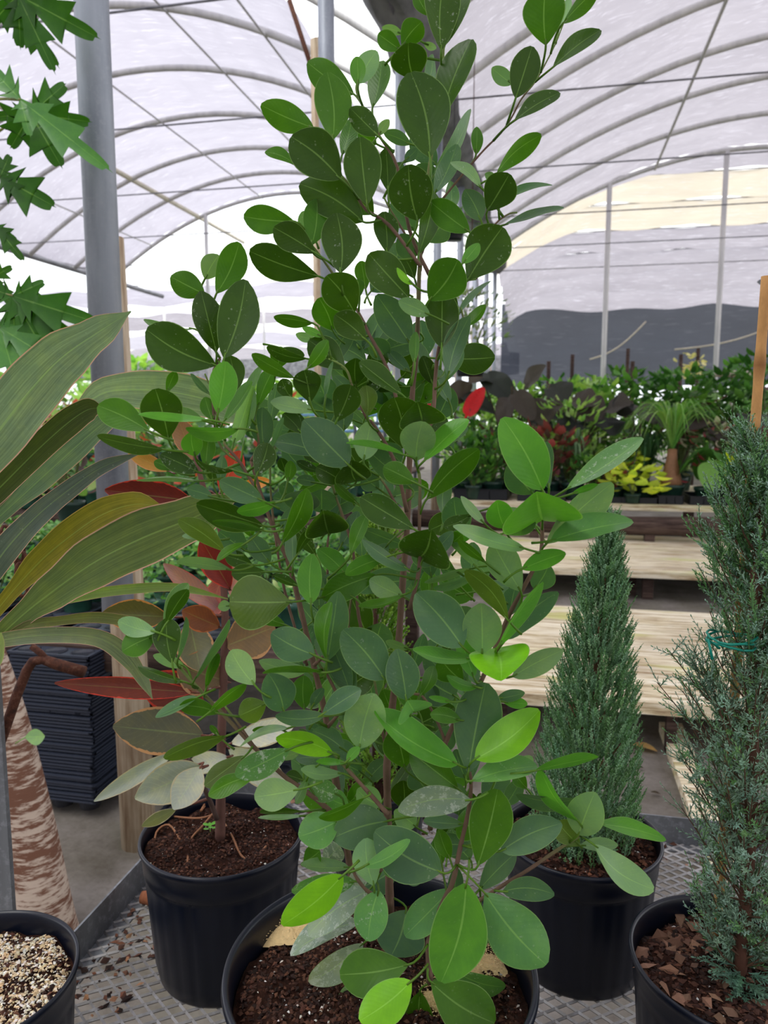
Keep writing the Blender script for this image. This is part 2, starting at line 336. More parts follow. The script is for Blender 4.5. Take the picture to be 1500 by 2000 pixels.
sheet('shade_curtain', [(-1.9, 14, 29.5, 5.68, 0), (-1.9, 14, 29.4, 5.0, .05), (-1.9, 14, 29.5, 4.3, .03), (-1.9, 14, 29.45, 3.6, .03), (-1.9, 14, 29.5, 2.7, .08)], M['black'], kind=None, wob=.025, label='long black shade curtain closing the far end of the greenhouse', cat='curtain')
for k, (u0, z0, u1, z1) in enumerate(((1.3, 3.6, 3.2, 4.9), (4.2, 3.9, 8.2, 5.0))):
    mb = MB(); n = 10; mb.tube([(u0 + (u1 - u0) * t / n, 29.25, z0 + (z1 - z0) * t / n - .25 * math.sin(math.pi * t / n)) for t in range(n + 1)], .03, 5); tag(mb.obj('white_cord', M['cream']), 'pale cord sagging across the black curtain, ' + ('shorter one' if k == 0 else 'longer one'), 'cord')
sheet('added_back_screen', [(-12.6, 10.4, -11, 7.0, 0), (-12.6, 10.4, -11, 4, .05), (-12.6, 10.4, -11, 1.6, .05), (-12.6, 10.4, -11, .02, 0)], M['cloth2'], seed=5)  # unseen cloth screen, added behind the camera to dim the front light
# far low roofs beyond the white bay
for k, (y0, y1, z, m_) in enumerate(((25, 27, 6.0, 'cloth'), (28.5, 31, 5.6, 'cloth2'), (33, 37, 5.3, 'cloth'), (38, 44, 5.1, 'cloth2'))):
    sheet('ceiling', [(-34, GU - .6, y0, z, .1), (-34, GU - .6, (y0 + y1) / 2, z - .3, .2), (-34, GU - .6, y1, z, .1)], M[m_], seed=k + 3, nu=80, wob=.06)
sheet('wall_far', [(-34, -1.9, 46, 5.2, 0), (-34, -1.9, 46, 4.5, .1), (-34, -1.9, 46, 3.9, .1)], M['gutter'], seed=8, nu=60)
for i, u in enumerate((-30, -24, -19, -14.5, -10.5, -6)):
    tag(MB().tube([(u, 27.5, 0), (u, 27.5, 6.0)], .05, 6).obj('roof_post', M['hoop']), 'pale post under the low roofs beyond the white bay, %s of its row' % ORD[i], 'post', 'posts under the low roofs')
# ---------------------------------------------------------------- benches
BZ = .63
bl = PH(165, 1865, BZ).x; bb = PH(1300, 1645, BZ).y
BX0, BX1, BY0, BY1 = bl, 1.35, .35, bb
bench = thing('mesh_bench', 'metal bench with diamond mesh top carrying the big black pots', 'bench', (BX0, BY1, 0))
mb = MB(); lw, sw = .037, .027; y = BY0; row = 0
while y < BY1 - .005:
    n = int((BX1 - BX0) / (lw / 2)); pts = []
    for j in range(n + 1):
        up = (j % 2 == 0); pts.append((BX0 + j * lw / 2, y + (sw * .5 if up == (row % 2 == 0) else 0), 0))
    v = []; f = []
    for j, (a, b, c) in enumerate(pts):
        tw = .0026; v += [(a, b - tw, BZ - .0015), (a, b + tw * .6, BZ + .001), (a, b + tw, BZ - .001), (a, b - tw * .4, BZ - .004)]
    for j in range(n):
        for q in range(4): f.append((j * 4 + q, j * 4 + (q + 1) % 4, j * 4 + 4 + (q + 1) % 4, j * 4 + 4 + q))
    mb.add(v, f, C(160, 160, 160)); y += sw / 2; row += 1
rel(mb, bench.location).obj('mesh_top', M['mesh'], bench, smooth=False)
up = .062
mb = MB(); mb.box((BX0 - .004, BY0, BZ - .006), (BX0, BY1, BZ + up)); mb.box((BX0, BY0, BZ - .006), (BX0 + .03, BY1, BZ - .002)); rel(mb, bench.location).obj('side_rail', M['frame'], bench, smooth=False)
mb = MB(); mb.box((BX0, BY1, BZ - .006), (BX1, BY1 + .004, BZ + up)); mb.box((BX0, BY1 - .03, BZ - .006), (BX1, BY1, BZ - .002)); rel(mb, bench.location).obj('back_rail', M['frame'], bench, smooth=False)
for (x, y) in ((BX0 + .05, BY1 - .05), (BX1 - .05, BY1 - .05), (BX0 + .05, BY0 + .2), (BX1 - .05, BY0 + .2)):
    mb = MB(); mb.box((x, y, 0), (x + .03, y + .03, BZ - .006)); rel(mb, bench.location).obj('leg', M['frame'], bench, smooth=False)
# upright dark flat bar at the left border with rusty pipe and chain
A = PH(2, 1800, BZ - .1)
mb = MB(); q = P(-4, 1500, 1.46); top = P(-4, 1052, 1.46).z
mb.box((q.x - .016, q.y - .005, 0.0), (q.x + .016, q.y + .005, top)); tag(mb.obj('upright_bar', M['frame'], smooth=False), 'dark grey flat metal upright beside the papaya trunk', 'upright bar')
mb = MB(); mb.tube([P(-6, 1470, 1.47), P(8, 1430, 1.47), P(32, 1360, 1.48), P(52, 1310, 1.5), P(64, 1292, 1.5), P(84, 1288, 1.5), P(110, 1297, 1.5), P(165, 1313, 1.5)], [.0095] * 5 + [.0095, .011, .0115], 12)
mb.tube([P(94, 1292, 1.5), P(80, 1276, 1.5), P(62, 1262, 1.5)], .0065, 8); tag(mb.obj('bent_pipe', M['rust']), 'rusty bent pipe with an open end below the broad striped leaves', 'pipe')
mb = MB()
for k, (x, y, tw) in enumerate(((10, 1048, 1), (24, 1058, 0), (38, 1076, 1), (42, 1098, 0), (40, 1120, 1), (43, 1144, 0))):
    c = P(x, y, 1.475); rx = cam.matrix_basis.to_3x3() @ Vector((1, 0, 0)) if False else Vector((math.cos(YAW), math.sin(YAW), 0)); side = rx if tw == 0 else Vector((-math.sin(YAW), math.cos(YAW), 0)) * .6 + rx * .5
    mb.tube([c + side * (.011 * math.cos(a * math.pi / 7)) + Vector((0, 0, .021 * math.sin(a * math.pi / 7))) for a in range(15)], .0036, 6)
tag(mb.obj('iron_chain', M['rust']), 'short rusty iron chain hanging behind the broad leaves', 'chain')

def plank_bench(nm, label, x0, x1, y0, y1, z, np_, legs, mat='plank', th=.035):
    b = thing('wooden_bench', label, 'bench', (x0, y0, 0)); rn = random.Random(np_ + int(y0 * 7)); d = (y1 - y0) / np_
    for k in range(np_):
        mb = MB(); a = y0 + k * d; hz = rn.uniform(-.004, .004); g = rn.uniform(.004, .014)
        mb.box((x0 + rn.uniform(-.04, .04), a + g / 2, z - th + hz), (x1, a + d - g / 2, z + hz)); o = rel(mb, b.location).obj('plank', M[mat], b, smooth=False)
        bv = o.modifiers.new('edge', 'BEVEL'); bv.width = .004
    mb = MB(); mb.box((x0, y0 - .03, z - (.06 if mat == 'plank' else .1)), (x1, y0, z - .002)); rel(mb, b.location).obj('front_board', M[mat], b, smooth=False)
    for (lx, ly, s) in legs:
        mb = MB(); mb.box((lx - s / 2, ly - s / 2, 0), (lx + s / 2, ly + s / 2, z - th - .004)); rel(mb, b.location).obj('leg', M['darkwood'], b, smooth=False)
    return b
# bench heights measured from the photograph's rows
z1 = .27; f1 = PH(1200, 1362, z1).y; g1 = PH(1200, 1188, z1).y
xl = PH(1313, 1400, .18).x
plank_bench('a', 'low bench of weathered planks with moss streak, nearest behind the conifers', -.35, 3.6, f1, g1, z1, 9, [(xl, f1 + .06, .05), (xl + 1.6, f1 + .06, .05), (-.2, f1 + .06, .05), (xl, g1 - .1, .05), (-.2, g1 - .1, .05)])
f2 = PH(1200, 1112, z1).y; g2 = PH(1200, 1045, z1).y; xa = PY(1232, 1150, f2 + .2).x; xb = PY(1262, 1150, f2 + .2).x
plank_bench('b', 'second low bench of pale planks on paired dark legs', -.9, 6.5, f2, g2, z1, 7, [(xa, f2 + .25, .09), (xb, f2 + .12, .09), (xa + 2.4, f2 + .25, .09), (xa - 2, f2 + .25, .09)])
mb = MB(); mb.box((xl - .02, f1 - 1.0, 0), (xl + .09, f1 + .3, .05)); tag(mb.obj('ground_timber', M['plank'], smooth=False), 'mossy timber lying on the concrete below the low bench leg', 'timber')
B3Z = .62; f3 = PH(1200, 985, B3Z).y
plank_bench('c', 'long raised bench crowded with potted foliage plants', -1.2, 7.2, f3, f3 + 2.6, B3Z, 8, [(-.9, f3 + .1, .1), (.1, f3 + .1, .1), (1.5, f3 + .1, .1), (3.5, f3 + .1, .1), (5.5, f3 + .1, .1)], th=.05)
p0, p1 = PY(1165, 1022, f3 - .3), PY(1520, 1030, f3 - .3); p0.x -= 2.0
tag(MB().tube([p0, (p0 + p1) / 2 + Vector((0, 0, -.03)), p1], .1, 14).obj('ground_cloth_roll', M['darkwood']), 'long brown roll lying along the raised plant bench', 'roll')
for x in (-.2, 1.0, 2.6, 4.4):
    mb = MB(); mb.box((x, f3 - .36, 0), (x + .1, f3 - .24, p0.z - .1)); tag(mb.obj('trestle_post', M['darkwood'], smooth=False), 'short dark post under the brown roll', 'post', 'posts under the brown roll')
# left seedling benches
SZ = .68
plank_bench('d', 'wooden bench packed with green seedling pots behind the first timber post', -3.9, -.75, 2.7, 4.95, SZ, 8, [(-3.5, 2.8, .08), (-2.3, 3.2, .08), (-.85, 2.8, .08), (-3.5, 4.8, .08), (-.85, 4.8, .08)], mat='darkwood')
plank_bench('e', 'second wooden bench of seedlings beyond the aisle', -7.0, -1.9, 6.3, 9.4, SZ, 8, [(-6.9, 6.4, .08), (-4.5, 6.4, .08), (-2.0, 6.4, .08)], mat='darkwood')
plank_bench('f', 'far bench with red and green plants beneath the white roof', -11.5, -2.2, 11.2, 13.6, SZ, 8, [(-11, 11.3, .08), (-7, 11.3, .08), (-3, 11.3, .08)], mat='darkwood')

# ---------------------------------------------------------------- pots and soil
POTC = (*C(10, 17, 32)[:3], 0)
def pot_mesh(Rr, h, ribs=28):
    prof = [(.80 * Rr, 0), (.82 * Rr, .02 * h), (.84 * Rr, .12 * h), (.885 * Rr, .45 * h), (.925 * Rr, .76 * h), (.935 * Rr, .785 * h), (.96 * Rr, .80 * h), (.965 * Rr, .86 * h), (.975 * Rr, .93 * h), (1.0 * Rr, .955 * h), (1.012 * Rr, .975 * h), (1.005 * Rr, .996 * h), (.985 * Rr, 1.0 * h), (.965 * Rr, .985 * h), (.955 * Rr, .93 * h), (.94 * Rr, .8 * h), (.915 * Rr, .7 * h)]
    def rf(i, a):
        if 1 < i < 5: return 1 + .02 * (abs(math.sin(a * ribs / 2)) ** .4)
        return 1
    mb = MB(); n = 144; v = []; f = []
    mb.lathe(prof, n, POTC, rf); return mb
def soil_h(x, y, r, seed, bump):
    rn = random.Random(seed); ph = [rn.uniform(0, 9) for _ in range(4)]
    return bump * (math.sin(x * 38 + ph[0]) * math.sin(y * 33 + ph[1]) * .6 + .5 * math.sin(x * 90 + ph[2]) * math.sin(y * 80 + ph[3])) + bump * (1 - math.hypot(x, y) / r)
def soil_mesh(r, z, seed, bump=.012):
    rn = random.Random(seed); mb = MB(); v = [(0, 0, z + bump)]; f = []; nr, na = 26, 72; ph = [rn.uniform(0, 9) for _ in range(6)]
    for i in range(1, nr + 1):
        for j in range(na):
            a = 2 * math.pi * j / na; q = r * i / nr; x, y = q * math.cos(a), q * math.sin(a)
            hz = z + soil_h(x, y, r, seed, bump) + rn.uniform(-.003, .003)
            v.append((x, y, hz))
    f += [(0, 1 + j, 1 + (j + 1) % na) for j in range(na)]
    for i in range(nr - 1):
        for j in range(na): a = 1 + i * na + j; b = 1 + i * na + (j + 1) % na; f.append((a, a + na, b + na, b))
    mb.add(v, f); return mb
def crumbs(r, z, n, cols, s0, s1, seed, flat=.7, bump=.012, box=None, base=None):
    rn = random.Random(seed); mb = MB()
    for _ in range(n):
        q = r * math.sqrt(rn.random()) * .97; a = rn.uniform(0, 6.283); s = rn.uniform(s0, s1); c = Vector((q * math.cos(a), q * math.sin(a), z + bump * (1 - q / r) + s * .1 + rn.uniform(0, .004)))
        if base is not None: c.z = z + soil_h(c.x, c.y, r * .945 / .93, base, bump) + s * .15 + rn.uniform(-.001, .002)
        if box: c = Vector((rn.uniform(box[0], box[1]), rn.uniform(box[2], box[3]), z + s * .2))
        m3 = Matrix.Rotation(rn.uniform(0, 6.28), 3, 'Z') @ Matrix.Rotation(rn.uniform(-.6, .6), 3, 'X')
        v = [c + m3 @ Vector((x * s * rn.uniform(.6, 1.2), y * s * rn.uniform(.35, .8), zz * s * flat * rn.uniform(.5, 1))) for x, y, zz in ((1, 0, 0), (-1, 0, 0), (0, 1, 0), (0, -1, 0), (0, 0, 1), (0, 0, -1))]
        mb.add(v, [(0, 2, 4), (2, 1, 4), (1, 3, 4), (3, 0, 4), (2, 0, 5), (1, 2, 5), (3, 1, 5), (0, 3, 5)], jit(rn.choice(cols), .2, 0, rn))
    return mb
BROWN = [C(58, 34, 26), C(78, 48, 36), C(40, 24, 18), C(96, 62, 46)]
def potted(name, label, cat, loc, Rr, h, seed, soilz=.9, chips=((1400, BROWN, .002, .006), (130, [C(225, 220, 212)], .0012, .0035)), flat=.7):
    t = thing(name, label, cat, loc)
    pot_mesh(Rr, h).obj('pot', M['pot'], t)
    soil_mesh(.945 * Rr, soilz * h, seed).obj('soil', M['soil'], t)['kind'] = 'stuff'
    for k, (n, cols, a, b) in enumerate(chips):
        o = crumbs(.93 * Rr, soilz * h, n, cols, a, b, seed + k, flat, base=seed).obj('bark_crumbs' if k == 0 else ('perlite' if k == 1 else 'bark_chips'), M['chips'], t, smooth=False); o['kind'] = 'stuff'
    return t
def place_pot(cx, cy, zc):
    p = P(cx, cy, zc); return Vector((p.x, p.y, BZ)), p.z - BZ
mainloc, mh = place_pot(743, 1880, .885); MR = .178
leftloc, lh = place_pot(434, 1622, 1.345); LR = .14
rightloc, rh = place_pot(1135, 1625, 1.36); RR = .137
perlloc, ph_ = place_pot(-62, 1905, 1.0); PR = .134
cyploc, ch_ = place_pot(1447, 1872, 1.03); CR = .142
print('heights', mh, lh, rh, ph_, ch_, 'bench', BX0, BY1, f1, g1, f2, g2, f3)
main = potted('potted_ficus', 'tall bushy ficus in wide black pot with fertilizer piles, at the centre', 'potted plant', mainloc, MR, mh, 11, .87, ((5200, BROWN, .0018, .0052), (420, [C(232, 228, 222), C(210, 200, 188)], .0012, .0036)))
rub = potted('potted_rubber_plant', 'variegated rubber plant with red undersides in ribbed black pot', 'potted plant', leftloc, LR, lh, 21, .9, ((2600, BROWN, .0018, .005), (110, [C(226, 218, 208)], .001, .0026)))
jun = potted('potted_juniper', 'dense cone shaped green juniper in ribbed black pot', 'potted plant', rightloc, RR, rh, 31, .9, ((1800, BROWN + [C(120, 76, 56)], .0025, .008), (160, [C(226, 218, 208)], .001, .003)))
cor = potted('potted_cordyline', 'broad striped leaves leaning from a black pot covered in pale perlite', 'potted plant', perlloc, PR, ph_, 41, .87, ((900, BROWN, .002, .006), (4800, [C(232, 220, 190), C(220, 198, 160), C(240, 236, 226), C(206, 180, 138)], .0014, .0048)))
cyp = potted('potted_cypress', 'feathery blue green cypress tied to a cane in black pot', 'potted plant', cyploc, CR, ch_, 51, .86, ((1900, BROWN, .002, .008), (60, [C(232, 228, 222)], .0015, .004), (110, [C(124, 92, 74), C(104, 74, 58), C(140, 104, 82)], .006, .019)), .35)
# fertilizer piles
for k, (px, py_, r) in enumerate(((562, 1812, .036), (932, 1882, .03), (858, 1955, .027))):
    c = PH(px, py_, BZ + .87 * mh + .008); mb = MB(); rn = random.Random(k + 5); v = [(0, 0, .013)]; f = []
    for i in range(1, 13):
        for j in range(40):
            a = j / 40 * 6.283; q = r * i / 12 * (1 + .25 * math.sin(a * 2 + k) + .12 * math.sin(a * 5 + k * 3)); v.append((q * math.cos(a), q * math.sin(a) * .9, .012 * (1 - (i / 12) ** 1.5) - .004 + rn.uniform(-.0008, .0008)))
    f += [(0, 1 + j, 1 + (j + 1) % 40) for j in range(40)]
    for i in range(11):
        for j in range(40): a = 1 + i * 40 + j; b = 1 + i * 40 + (j + 1) % 40; f.append((a, a + 40, b + 40, b))
    mb.add(v, f, C(240, 210, 156)); g = crumbs(r * 1.15, .003, 500, [C(244, 216, 160), C(226, 192, 134)], .0008, .0018, k + 70, bump=.011); mb.add(g.v, g.f, C(240, 212, 158))
    tag(mb.obj('fertilizer_pile', M['chips'], smooth=False, loc=c), 'pile of tan granular fertilizer on the central pot soil, ' + ('beside the white dusted leaves', 'behind the large hanging leaf', 'below the lowest stem')[k], 'fertilizer', kind='stuff')
mb = crumbs(.1, BZ + .001, 260, BROWN + [C(120, 80, 60), C(150, 110, 80)], .003, .012, 91, .3, box=(BX0 + .01, BX0 + .14, BY1 - .75, BY1 - .02)); g = crumbs(.1, BZ + .001, 240, BROWN + [C(150, 110, 90)], .003, .012, 92, .3, box=(BX0 + .1, BX1, BY1 - .1, BY1 - .005)); mb.add(g.v, g.f, g.c)
tag(mb.obj('dry_leaf_litter', M['chips'], smooth=False), 'brown leaf crumbs gathered along the bench rails', 'litter', kind='stuff')
c = PH(278, 1765, BZ); mb = MB(); mb.lathe([(.012, 0), (.014, .03), (.016, .032), (.013, .03), (.0125, .004)], 14, C(150, 92, 62)); mb.v = [(z_, y_, x_ + .014) for x_, y_, z_ in mb.v]
tag(mb.obj('seed_pod', M['bark'], loc=c), 'small curled brown husk lying on the mesh by the rail', 'husk')
# ---------------------------------------------------------------- the central ficus
# tints: blade colour with backlight (d, g) and sheen (p) painted in, alpha = how much speck and dust it carries
TN = {'d': C(52, 84, 12, .55), 'g': C(68, 116, 20, .2), 'b': C(78, 114, 76, .35), 'p': C(122, 160, 108, .5), 'l': C(88, 148, 50, .15), 'y': C(122, 186, 34, .05),
      'w': C(140, 158, 140, 1.7), 'o': C(86, 112, 34, .3), 's': C(96, 146, 82, .85)}
MF = 0.853
def zt(y):
    a = math.atan((y - 1000) / F) + PITCH; return MF * (math.cos(PITCH) + math.tan(a) * math.sin(PITCH))
# each row: petiole end x,y, tip x,y, seen width, tint, how far forward it stands (5 = on the trunk's line), v = cupped towards the viewer
G1 = (450, 0, .44, """935 225 955 -120 150 d 5;950 205 1060 -70 100 d 4;880 70 820 -40 60 g 4;760 225 655 150 75 g 4;765 150 672 122 36 p 3;760 205 850 96 100 g 5;815 352 790 190 152 d 5;886 700 800 318 218 d 7;
930 545 1070 172 128 d 5;858 190 915 215 30 p 4;550 420 340 275 120 g 5;455 622 430 318 155 g 6;565 380 562 250 66 l 6;570 370 650 225 88 p 5;630 482 672 268 88 g 5;370 568 133 465 118 g 5;490 795 268 605 190 d 7;
290 732 152 675 50 g 5;607 912 575 606 158 d 7;655 602 530 478 98 d 6;495 690 540 520 70 g 4;650 640 565 590 80 g 3;800 640 680 590 55 b 3;590 985 305 815 165 d 6;830 980 790 728 186 d 7;700 850 690 655 80 d 4;
835 1130 905 855 85 d 6;1062 1030 885 893 112 g 6;905 862 1005 638 80 b 4;900 780 1070 485 56 b 3;360 1090 385 880 115 g 6;655 602 705 530 40 p 3;775 712 830 660 46 b 4;1400 202 1400 -60 172 g 5;1266 437 1340 204 122 d 5;
1252 372 1160 300 66 p 4;1258 537 1463 410 72 d 5;1090 687 1095 562 50 g 4;1180 772 1382 598 78 g 5;1110 830 976 720 46 p 5;1140 937 1240 770 140 d 6;1112 978 1040 840 92 b 5;1213 890 1432 823 32 b 5;1210 1000 1482 922 34 b 5;
1170 798 1130 770 36 p 4;700 760 640 700 60 d 3;720 800 760 720 60 b 3;860 420 900 240 50 b 2;1430 300 1645 132 78 d 5;1455 140 1500 -10 45 p 4;1475 105 1640 -60 70 g 5""")
G2 = (250, 400, .5, """650 65 450 45 102 g 6;735 190 568 88 106 d 7;747 280 472 180 122 d 6;830 268 815 30 150 d 7;720 110 680 25 70 p 4;885 422 775 275 140 d 7;905 362 900 290 44 g 5;1098 365 940 190 132 d 6;1012 190 1000 25 92 d 6;
1115 312 1050 245 26 y 7;1122 208 1060 115 84 b 4;1175 375 1290 213 150 g 7;1120 290 1080 205 60 d 4;1325 297 1465 85 168 d 6;1305 230 1372 150 48 l 7;1100 540 970 350 118 b 5;1180 430 1056 375 62 p 7;1225 560 1228 335 125 d 6;
1232 545 1282 360 58 d 5;1290 430 1420 297 24 b 5;1300 480 1396 390 42 g 5;1250 670 1335 435 80 b 6;1240 690 1310 565 56 b 5;1120 622 1125 495 38 g 7;300 350 165 280 96 g 6;345 348 435 145 108 g 6;300 290 355 195 80 p 5;345 575 285 335 108 d 6;
375 600 460 290 150 d 7;345 628 70 485 165 d 7;260 485 60 447 26 g 6;722 462 568 438 46 g 6;800 490 745 362 108 g 5;930 528 808 428 100 d 7;760 515 680 475 30 l 6;730 525 655 505 36 p 4;840 515 750 475 62 b 4;850 645 705 528 112 d 6;
700 640 782 528 54 g 8;700 602 540 555 48 d 6;580 645 598 553 70 g 5;650 677 482 583 54 g 8;712 772 688 645 104 d 8;1070 742 903 612 72 d 7;812 850 872 703 108 d 8;935 827 930 705 70 o 7;722 802 555 770 58 p 6;770 762 802 610 20 b 8;
890 702 890 598 90 d 4;1010 782 1000 700 80 b 3;1010 602 955 522 80 b 4;1100 652 1015 568 46 b 4;1085 955 1040 752 165 d 7;1148 858 1130 768 150 d 7 v;1125 1000 1152 845 130 p 8;1155 1002 1332 838 72 l 8;1165 1152 1372 953 96 g 7;
1080 977 850 932 26 l 8;1110 1112 935 958 92 b 6;862 1017 685 838 152 b 8;920 997 950 843 96 p 6;750 972 568 925 80 b 6;715 892 615 812 66 d 6;842 882 850 760 70 b 6;530 947 525 790 86 b 5;500 1062 548 930 84 d 8;555 962 608 830 24 b 7;
350 817 382 610 102 l 9;370 852 487 688 44 g 8;412 932 488 705 66 p 7;450 942 528 622 50 g 6;505 792 570 640 60 g 5;420 742 398 588 84 d 6;320 740 243 660 24 b 5;330 842 300 750 56 g 6;150 737 186 650 40 g 6;1090 780 1030 690 70 b 3;
960 640 1010 560 60 d 3;800 560 780 470 70 d 3;640 760 600 680 60 d 4;1190 700 1150 590 60 d 3;1240 640 1250 540 50 g 4;600 560 690 590 44 d 3;880 700 860 620 50 d 3;1270 960 1215 880 60 b 4;1060 1010 1010 930 80 b 4""")
G3 = (180, 700, .3467, """168 0 170 0 0 d 0;430 455 355 168 215 d 8;325 412 30 265 160 g 8;402 512 27 440 84 d 8;652 347 258 315 46 l 9;625 350 430 295 66 p 7;830 395 525 395 78 l 9;600 642 384 540 110 d 8;452 632 348 580 60 g 7;580 552 560 412 112 l 7;
640 612 660 430 80 g 6;802 632 583 562 36 d 8;682 702 670 600 70 d 5;722 702 735 548 62 b 5;605 690 245 687 20 p 8;682 782 533 735 76 b 6;962 802 717 688 122 b 9;965 942 585 820 146 d 8;1040 812 815 866 76 l 9;977 972 675 918 46 g 9;
1070 1042 1212 732 112 g 8;1332 987 1302 855 205 d 8 v;747 1087 485 905 108 o 8;862 1082 713 975 140 b 6;642 1022 506 1000 42 p 7;787 1192 475 1146 62 p 9;866 1040 700 1146 44 g 9;902 1162 748 1110 88 d 6;982 1202 783 1212 96 d 8;
1120 1372 770 1370 285 o 9;1130 1182 1125 958 66 b 6;1150 1112 1262 952 56 d 7;1232 1382 1238 1098 130 l 8;1432 1217 1270 1072 110 l 7;1162 1282 1020 1222 48 d 8;1002 1152 890 1000 108 b 5;1252 1672 1008 1545 178 b 9;1325 1702 1385 1308 150 b 8;
1322 1702 1350 1370 84 g 9;362 1542 145 1478 104 p 9;352 1562 168 1650 138 g 9;400 1512 545 1268 92 g 8;412 1502 540 1300 84 d 9;452 1722 420 1462 146 d 9;480 1702 526 1455 34 b 8;782 1392 708 1402 58 p 7;1090 1502 912 1448 70 g 7;
1215 300 1075 330 0 d 0;1180 420 1075 310 90 d 6;1090 640 1060 560 60 d 5;1320 590 1190 545 60 d 6;1300 640 1150 580 50 d 6;1100 700 1120 575 62 g 6;1180 880 1200 740 190 b 5;1090 780 1090 690 80 b 5;1260 700 1150 680 60 b 4;1430 760 1360 700 70 b 4;
1060 960 1130 840 60 b 4;880 660 790 600 60 b 4;900 1010 860 900 80 g 4;1400 1060 1500 860 90 b 5;1380 300 1440 200 70 b 4;1480 1350 1300 1230 100 b 7""")
G4 = (600, 800, .4667, """455 308 318 238 88 g 9;160 312 38 240 92 d 7;205 300 185 210 128 d 7 v;300 332 228 278 76 b 6;215 397 115 308 38 g 7;60 432 60 332 130 b 5;95 514 70 418 150 d 8 v;450 502 222 365 118 d 8;465 622 520 500 190 d 8 v;490 620 610 510 60 b 7;
425 670 228 542 54 b 8;180 612 250 438 62 g 7;318 622 158 690 66 l 8;292 692 60 788 112 g 7;402 782 260 710 84 p 7;412 772 213 825 36 g 8;650 992 455 765 178 b 9;732 1022 728 808 152 p 9;802 987 988 718 52 l 9;832 962 1052 762 84 b 8;
842 882 660 672 84 o 9;895 762 775 553 130 p 8;950 752 1012 645 100 b 7;850 862 872 740 80 b 6;898 668 1083 600 74 l 9;912 582 608 488 64 p 9;815 520 957 470 72 g 8;826 497 795 378 106 l 8;742 477 642 362 38 p 7;692 437 570 492 60 d 6;
750 642 632 542 38 g 8;712 662 602 558 48 p 7;620 672 528 608 52 g 7;700 662 490 722 30 p 7;722 688 528 748 38 p 7;985 337 815 32 165 l 9;1012 332 1000 132 76 b 8;945 352 850 215 124 b 8;1083 335 1408 118 82 s 9;1108 352 1218 313 26 l 9;
985 465 960 340 268 l 9 v;1000 562 1280 305 122 p 8;1020 548 1366 468 100 s 9;872 468 935 438 38 p 6;790 1000 812 1138 205 y 9 v;690 1042 440 1005 60 l 9;858 1117 1072 1005 88 p 9;698 1122 640 950 76 l 8;655 1140 555 1035 118 g 7;
712 1162 583 1112 44 l 8;325 1128 148 920 165 b 9;415 1214 375 1000 132 b 9;470 1202 530 1072 56 g 8;427 1002 328 968 34 p 7;195 1200 105 975 104 b 7;560 640 440 560 110 b 6;520 700 500 590 80 b 6;340 560 280 640 60 b 5;330 1010 230 1000 60 d 6;
640 740 560 650 50 b 5;760 700 700 640 60 p 6;770 760 690 700 46 g 6;600 560 650 520 60 g 7;640 560 660 490 70 l 6;900 450 830 420 50 p 6;560 960 600 860 70 b 5;620 1200 500 1120 150 b 6;540 1240 480 1150 90 b 6;960 500 900 420 40 b 5""")
G5 = (180, 1150, .36, """507 507 248 418 54 d 8;615 552 682 348 50 g 8;550 502 742 165 38 b 8;572 588 342 698 58 b 9;697 678 472 635 88 g 9;640 667 835 508 62 g 9;882 522 752 332 142 p 9;945 620 795 690 128 o 8;1040 662 955 458 172 b 9;1150 652 1148 468 112 g 7;
1190 642 1256 538 56 b 8;1262 690 992 690 82 b 9;1248 682 1460 545 112 b 9;1252 455 922 460 34 g 9;1167 440 903 390 88 p 8;735 796 387 920 86 o 9;992 760 868 768 36 g 7;1062 757 798 860 40 p 8;832 905 608 1070 112 o 8;1075 868 775 1015 138 s 9;
892 1010 628 1120 98 g 9;1002 922 1122 890 50 p 8;1305 890 995 810 112 y 9;1122 1088 878 1130 160 p 9;1147 1040 1050 1008 66 d 7;1172 1018 1102 1165 52 g 8;1150 1207 908 1215 38 d 7;1152 1232 898 1243 28 p 8;1378 942 1212 937 36 l 9;1380 938 1452 858 50 l 9;
1365 872 1195 770 112 b 7;1355 952 1105 918 96 b 7;1362 1002 1130 980 68 p 8;1342 1122 1180 1055 112 s 7;1345 1255 1118 1345 178 s 8;1482 1130 1228 1242 64 g 9;690 800 640 740 30 g 6;500 420 330 360 60 p 7;1400 560 1300 300 110 b 7;1150 430 1060 330 60 b 5;1250 780 1160 740 60 b 6;
1200 560 1250 430 60 g 5;1290 420 1210 270 60 b 5;1440 760 1380 640 90 b 6;1150 980 1180 860 80 b 5""")
G6 = (520, 1250, .52, """555 270 530 226 118 s 9 v;348 408 405 198 145 p 9;718 467 403 268 108 l 9;758 500 825 158 168 b 8;785 447 1028 262 128 y 9;770 530 1020 474 88 s 9;720 558 540 418 112 g 8;1010 490 1248 440 40 l 9;1172 682 1028 482 56 l 9;
768 600 493 640 102 w 9;795 848 870 558 152 g 9;882 792 1112 688 116 b 9;1180 775 1092 682 82 o 8;1172 732 1235 570 128 p 9;1182 597 935 578 50 b 8;1252 690 1502 748 58 l 9;1242 682 1218 628 30 y 9;1180 772 1322 770 46 p 8;1230 768 1458 938 96 p 9;
455 680 248 745 150 b 8;655 872 405 718 170 b 9;368 850 542 752 52 s 10;690 822 648 710 60 g 8;742 692 590 680 50 b 8;732 302 615 278 56 g 8;695 232 610 215 22 l 8;868 220 972 198 42 b 7;888 232 982 240 40 l 7;
520 480 480 330 120 g 7;860 520 880 420 80 b 7;600 560 560 470 90 b 5;660 620 560 600 80 b 6;430 620 340 560 90 p 7;560 700 480 640 80 p 6;900 620 960 520 60 b 6;1000 470 960 440 50 p 6;310 620 230 590 80 s 6;620 420 700 330 80 b 5;830 700 760 600 70 b 6;980 560 930 500 50 g 7""")
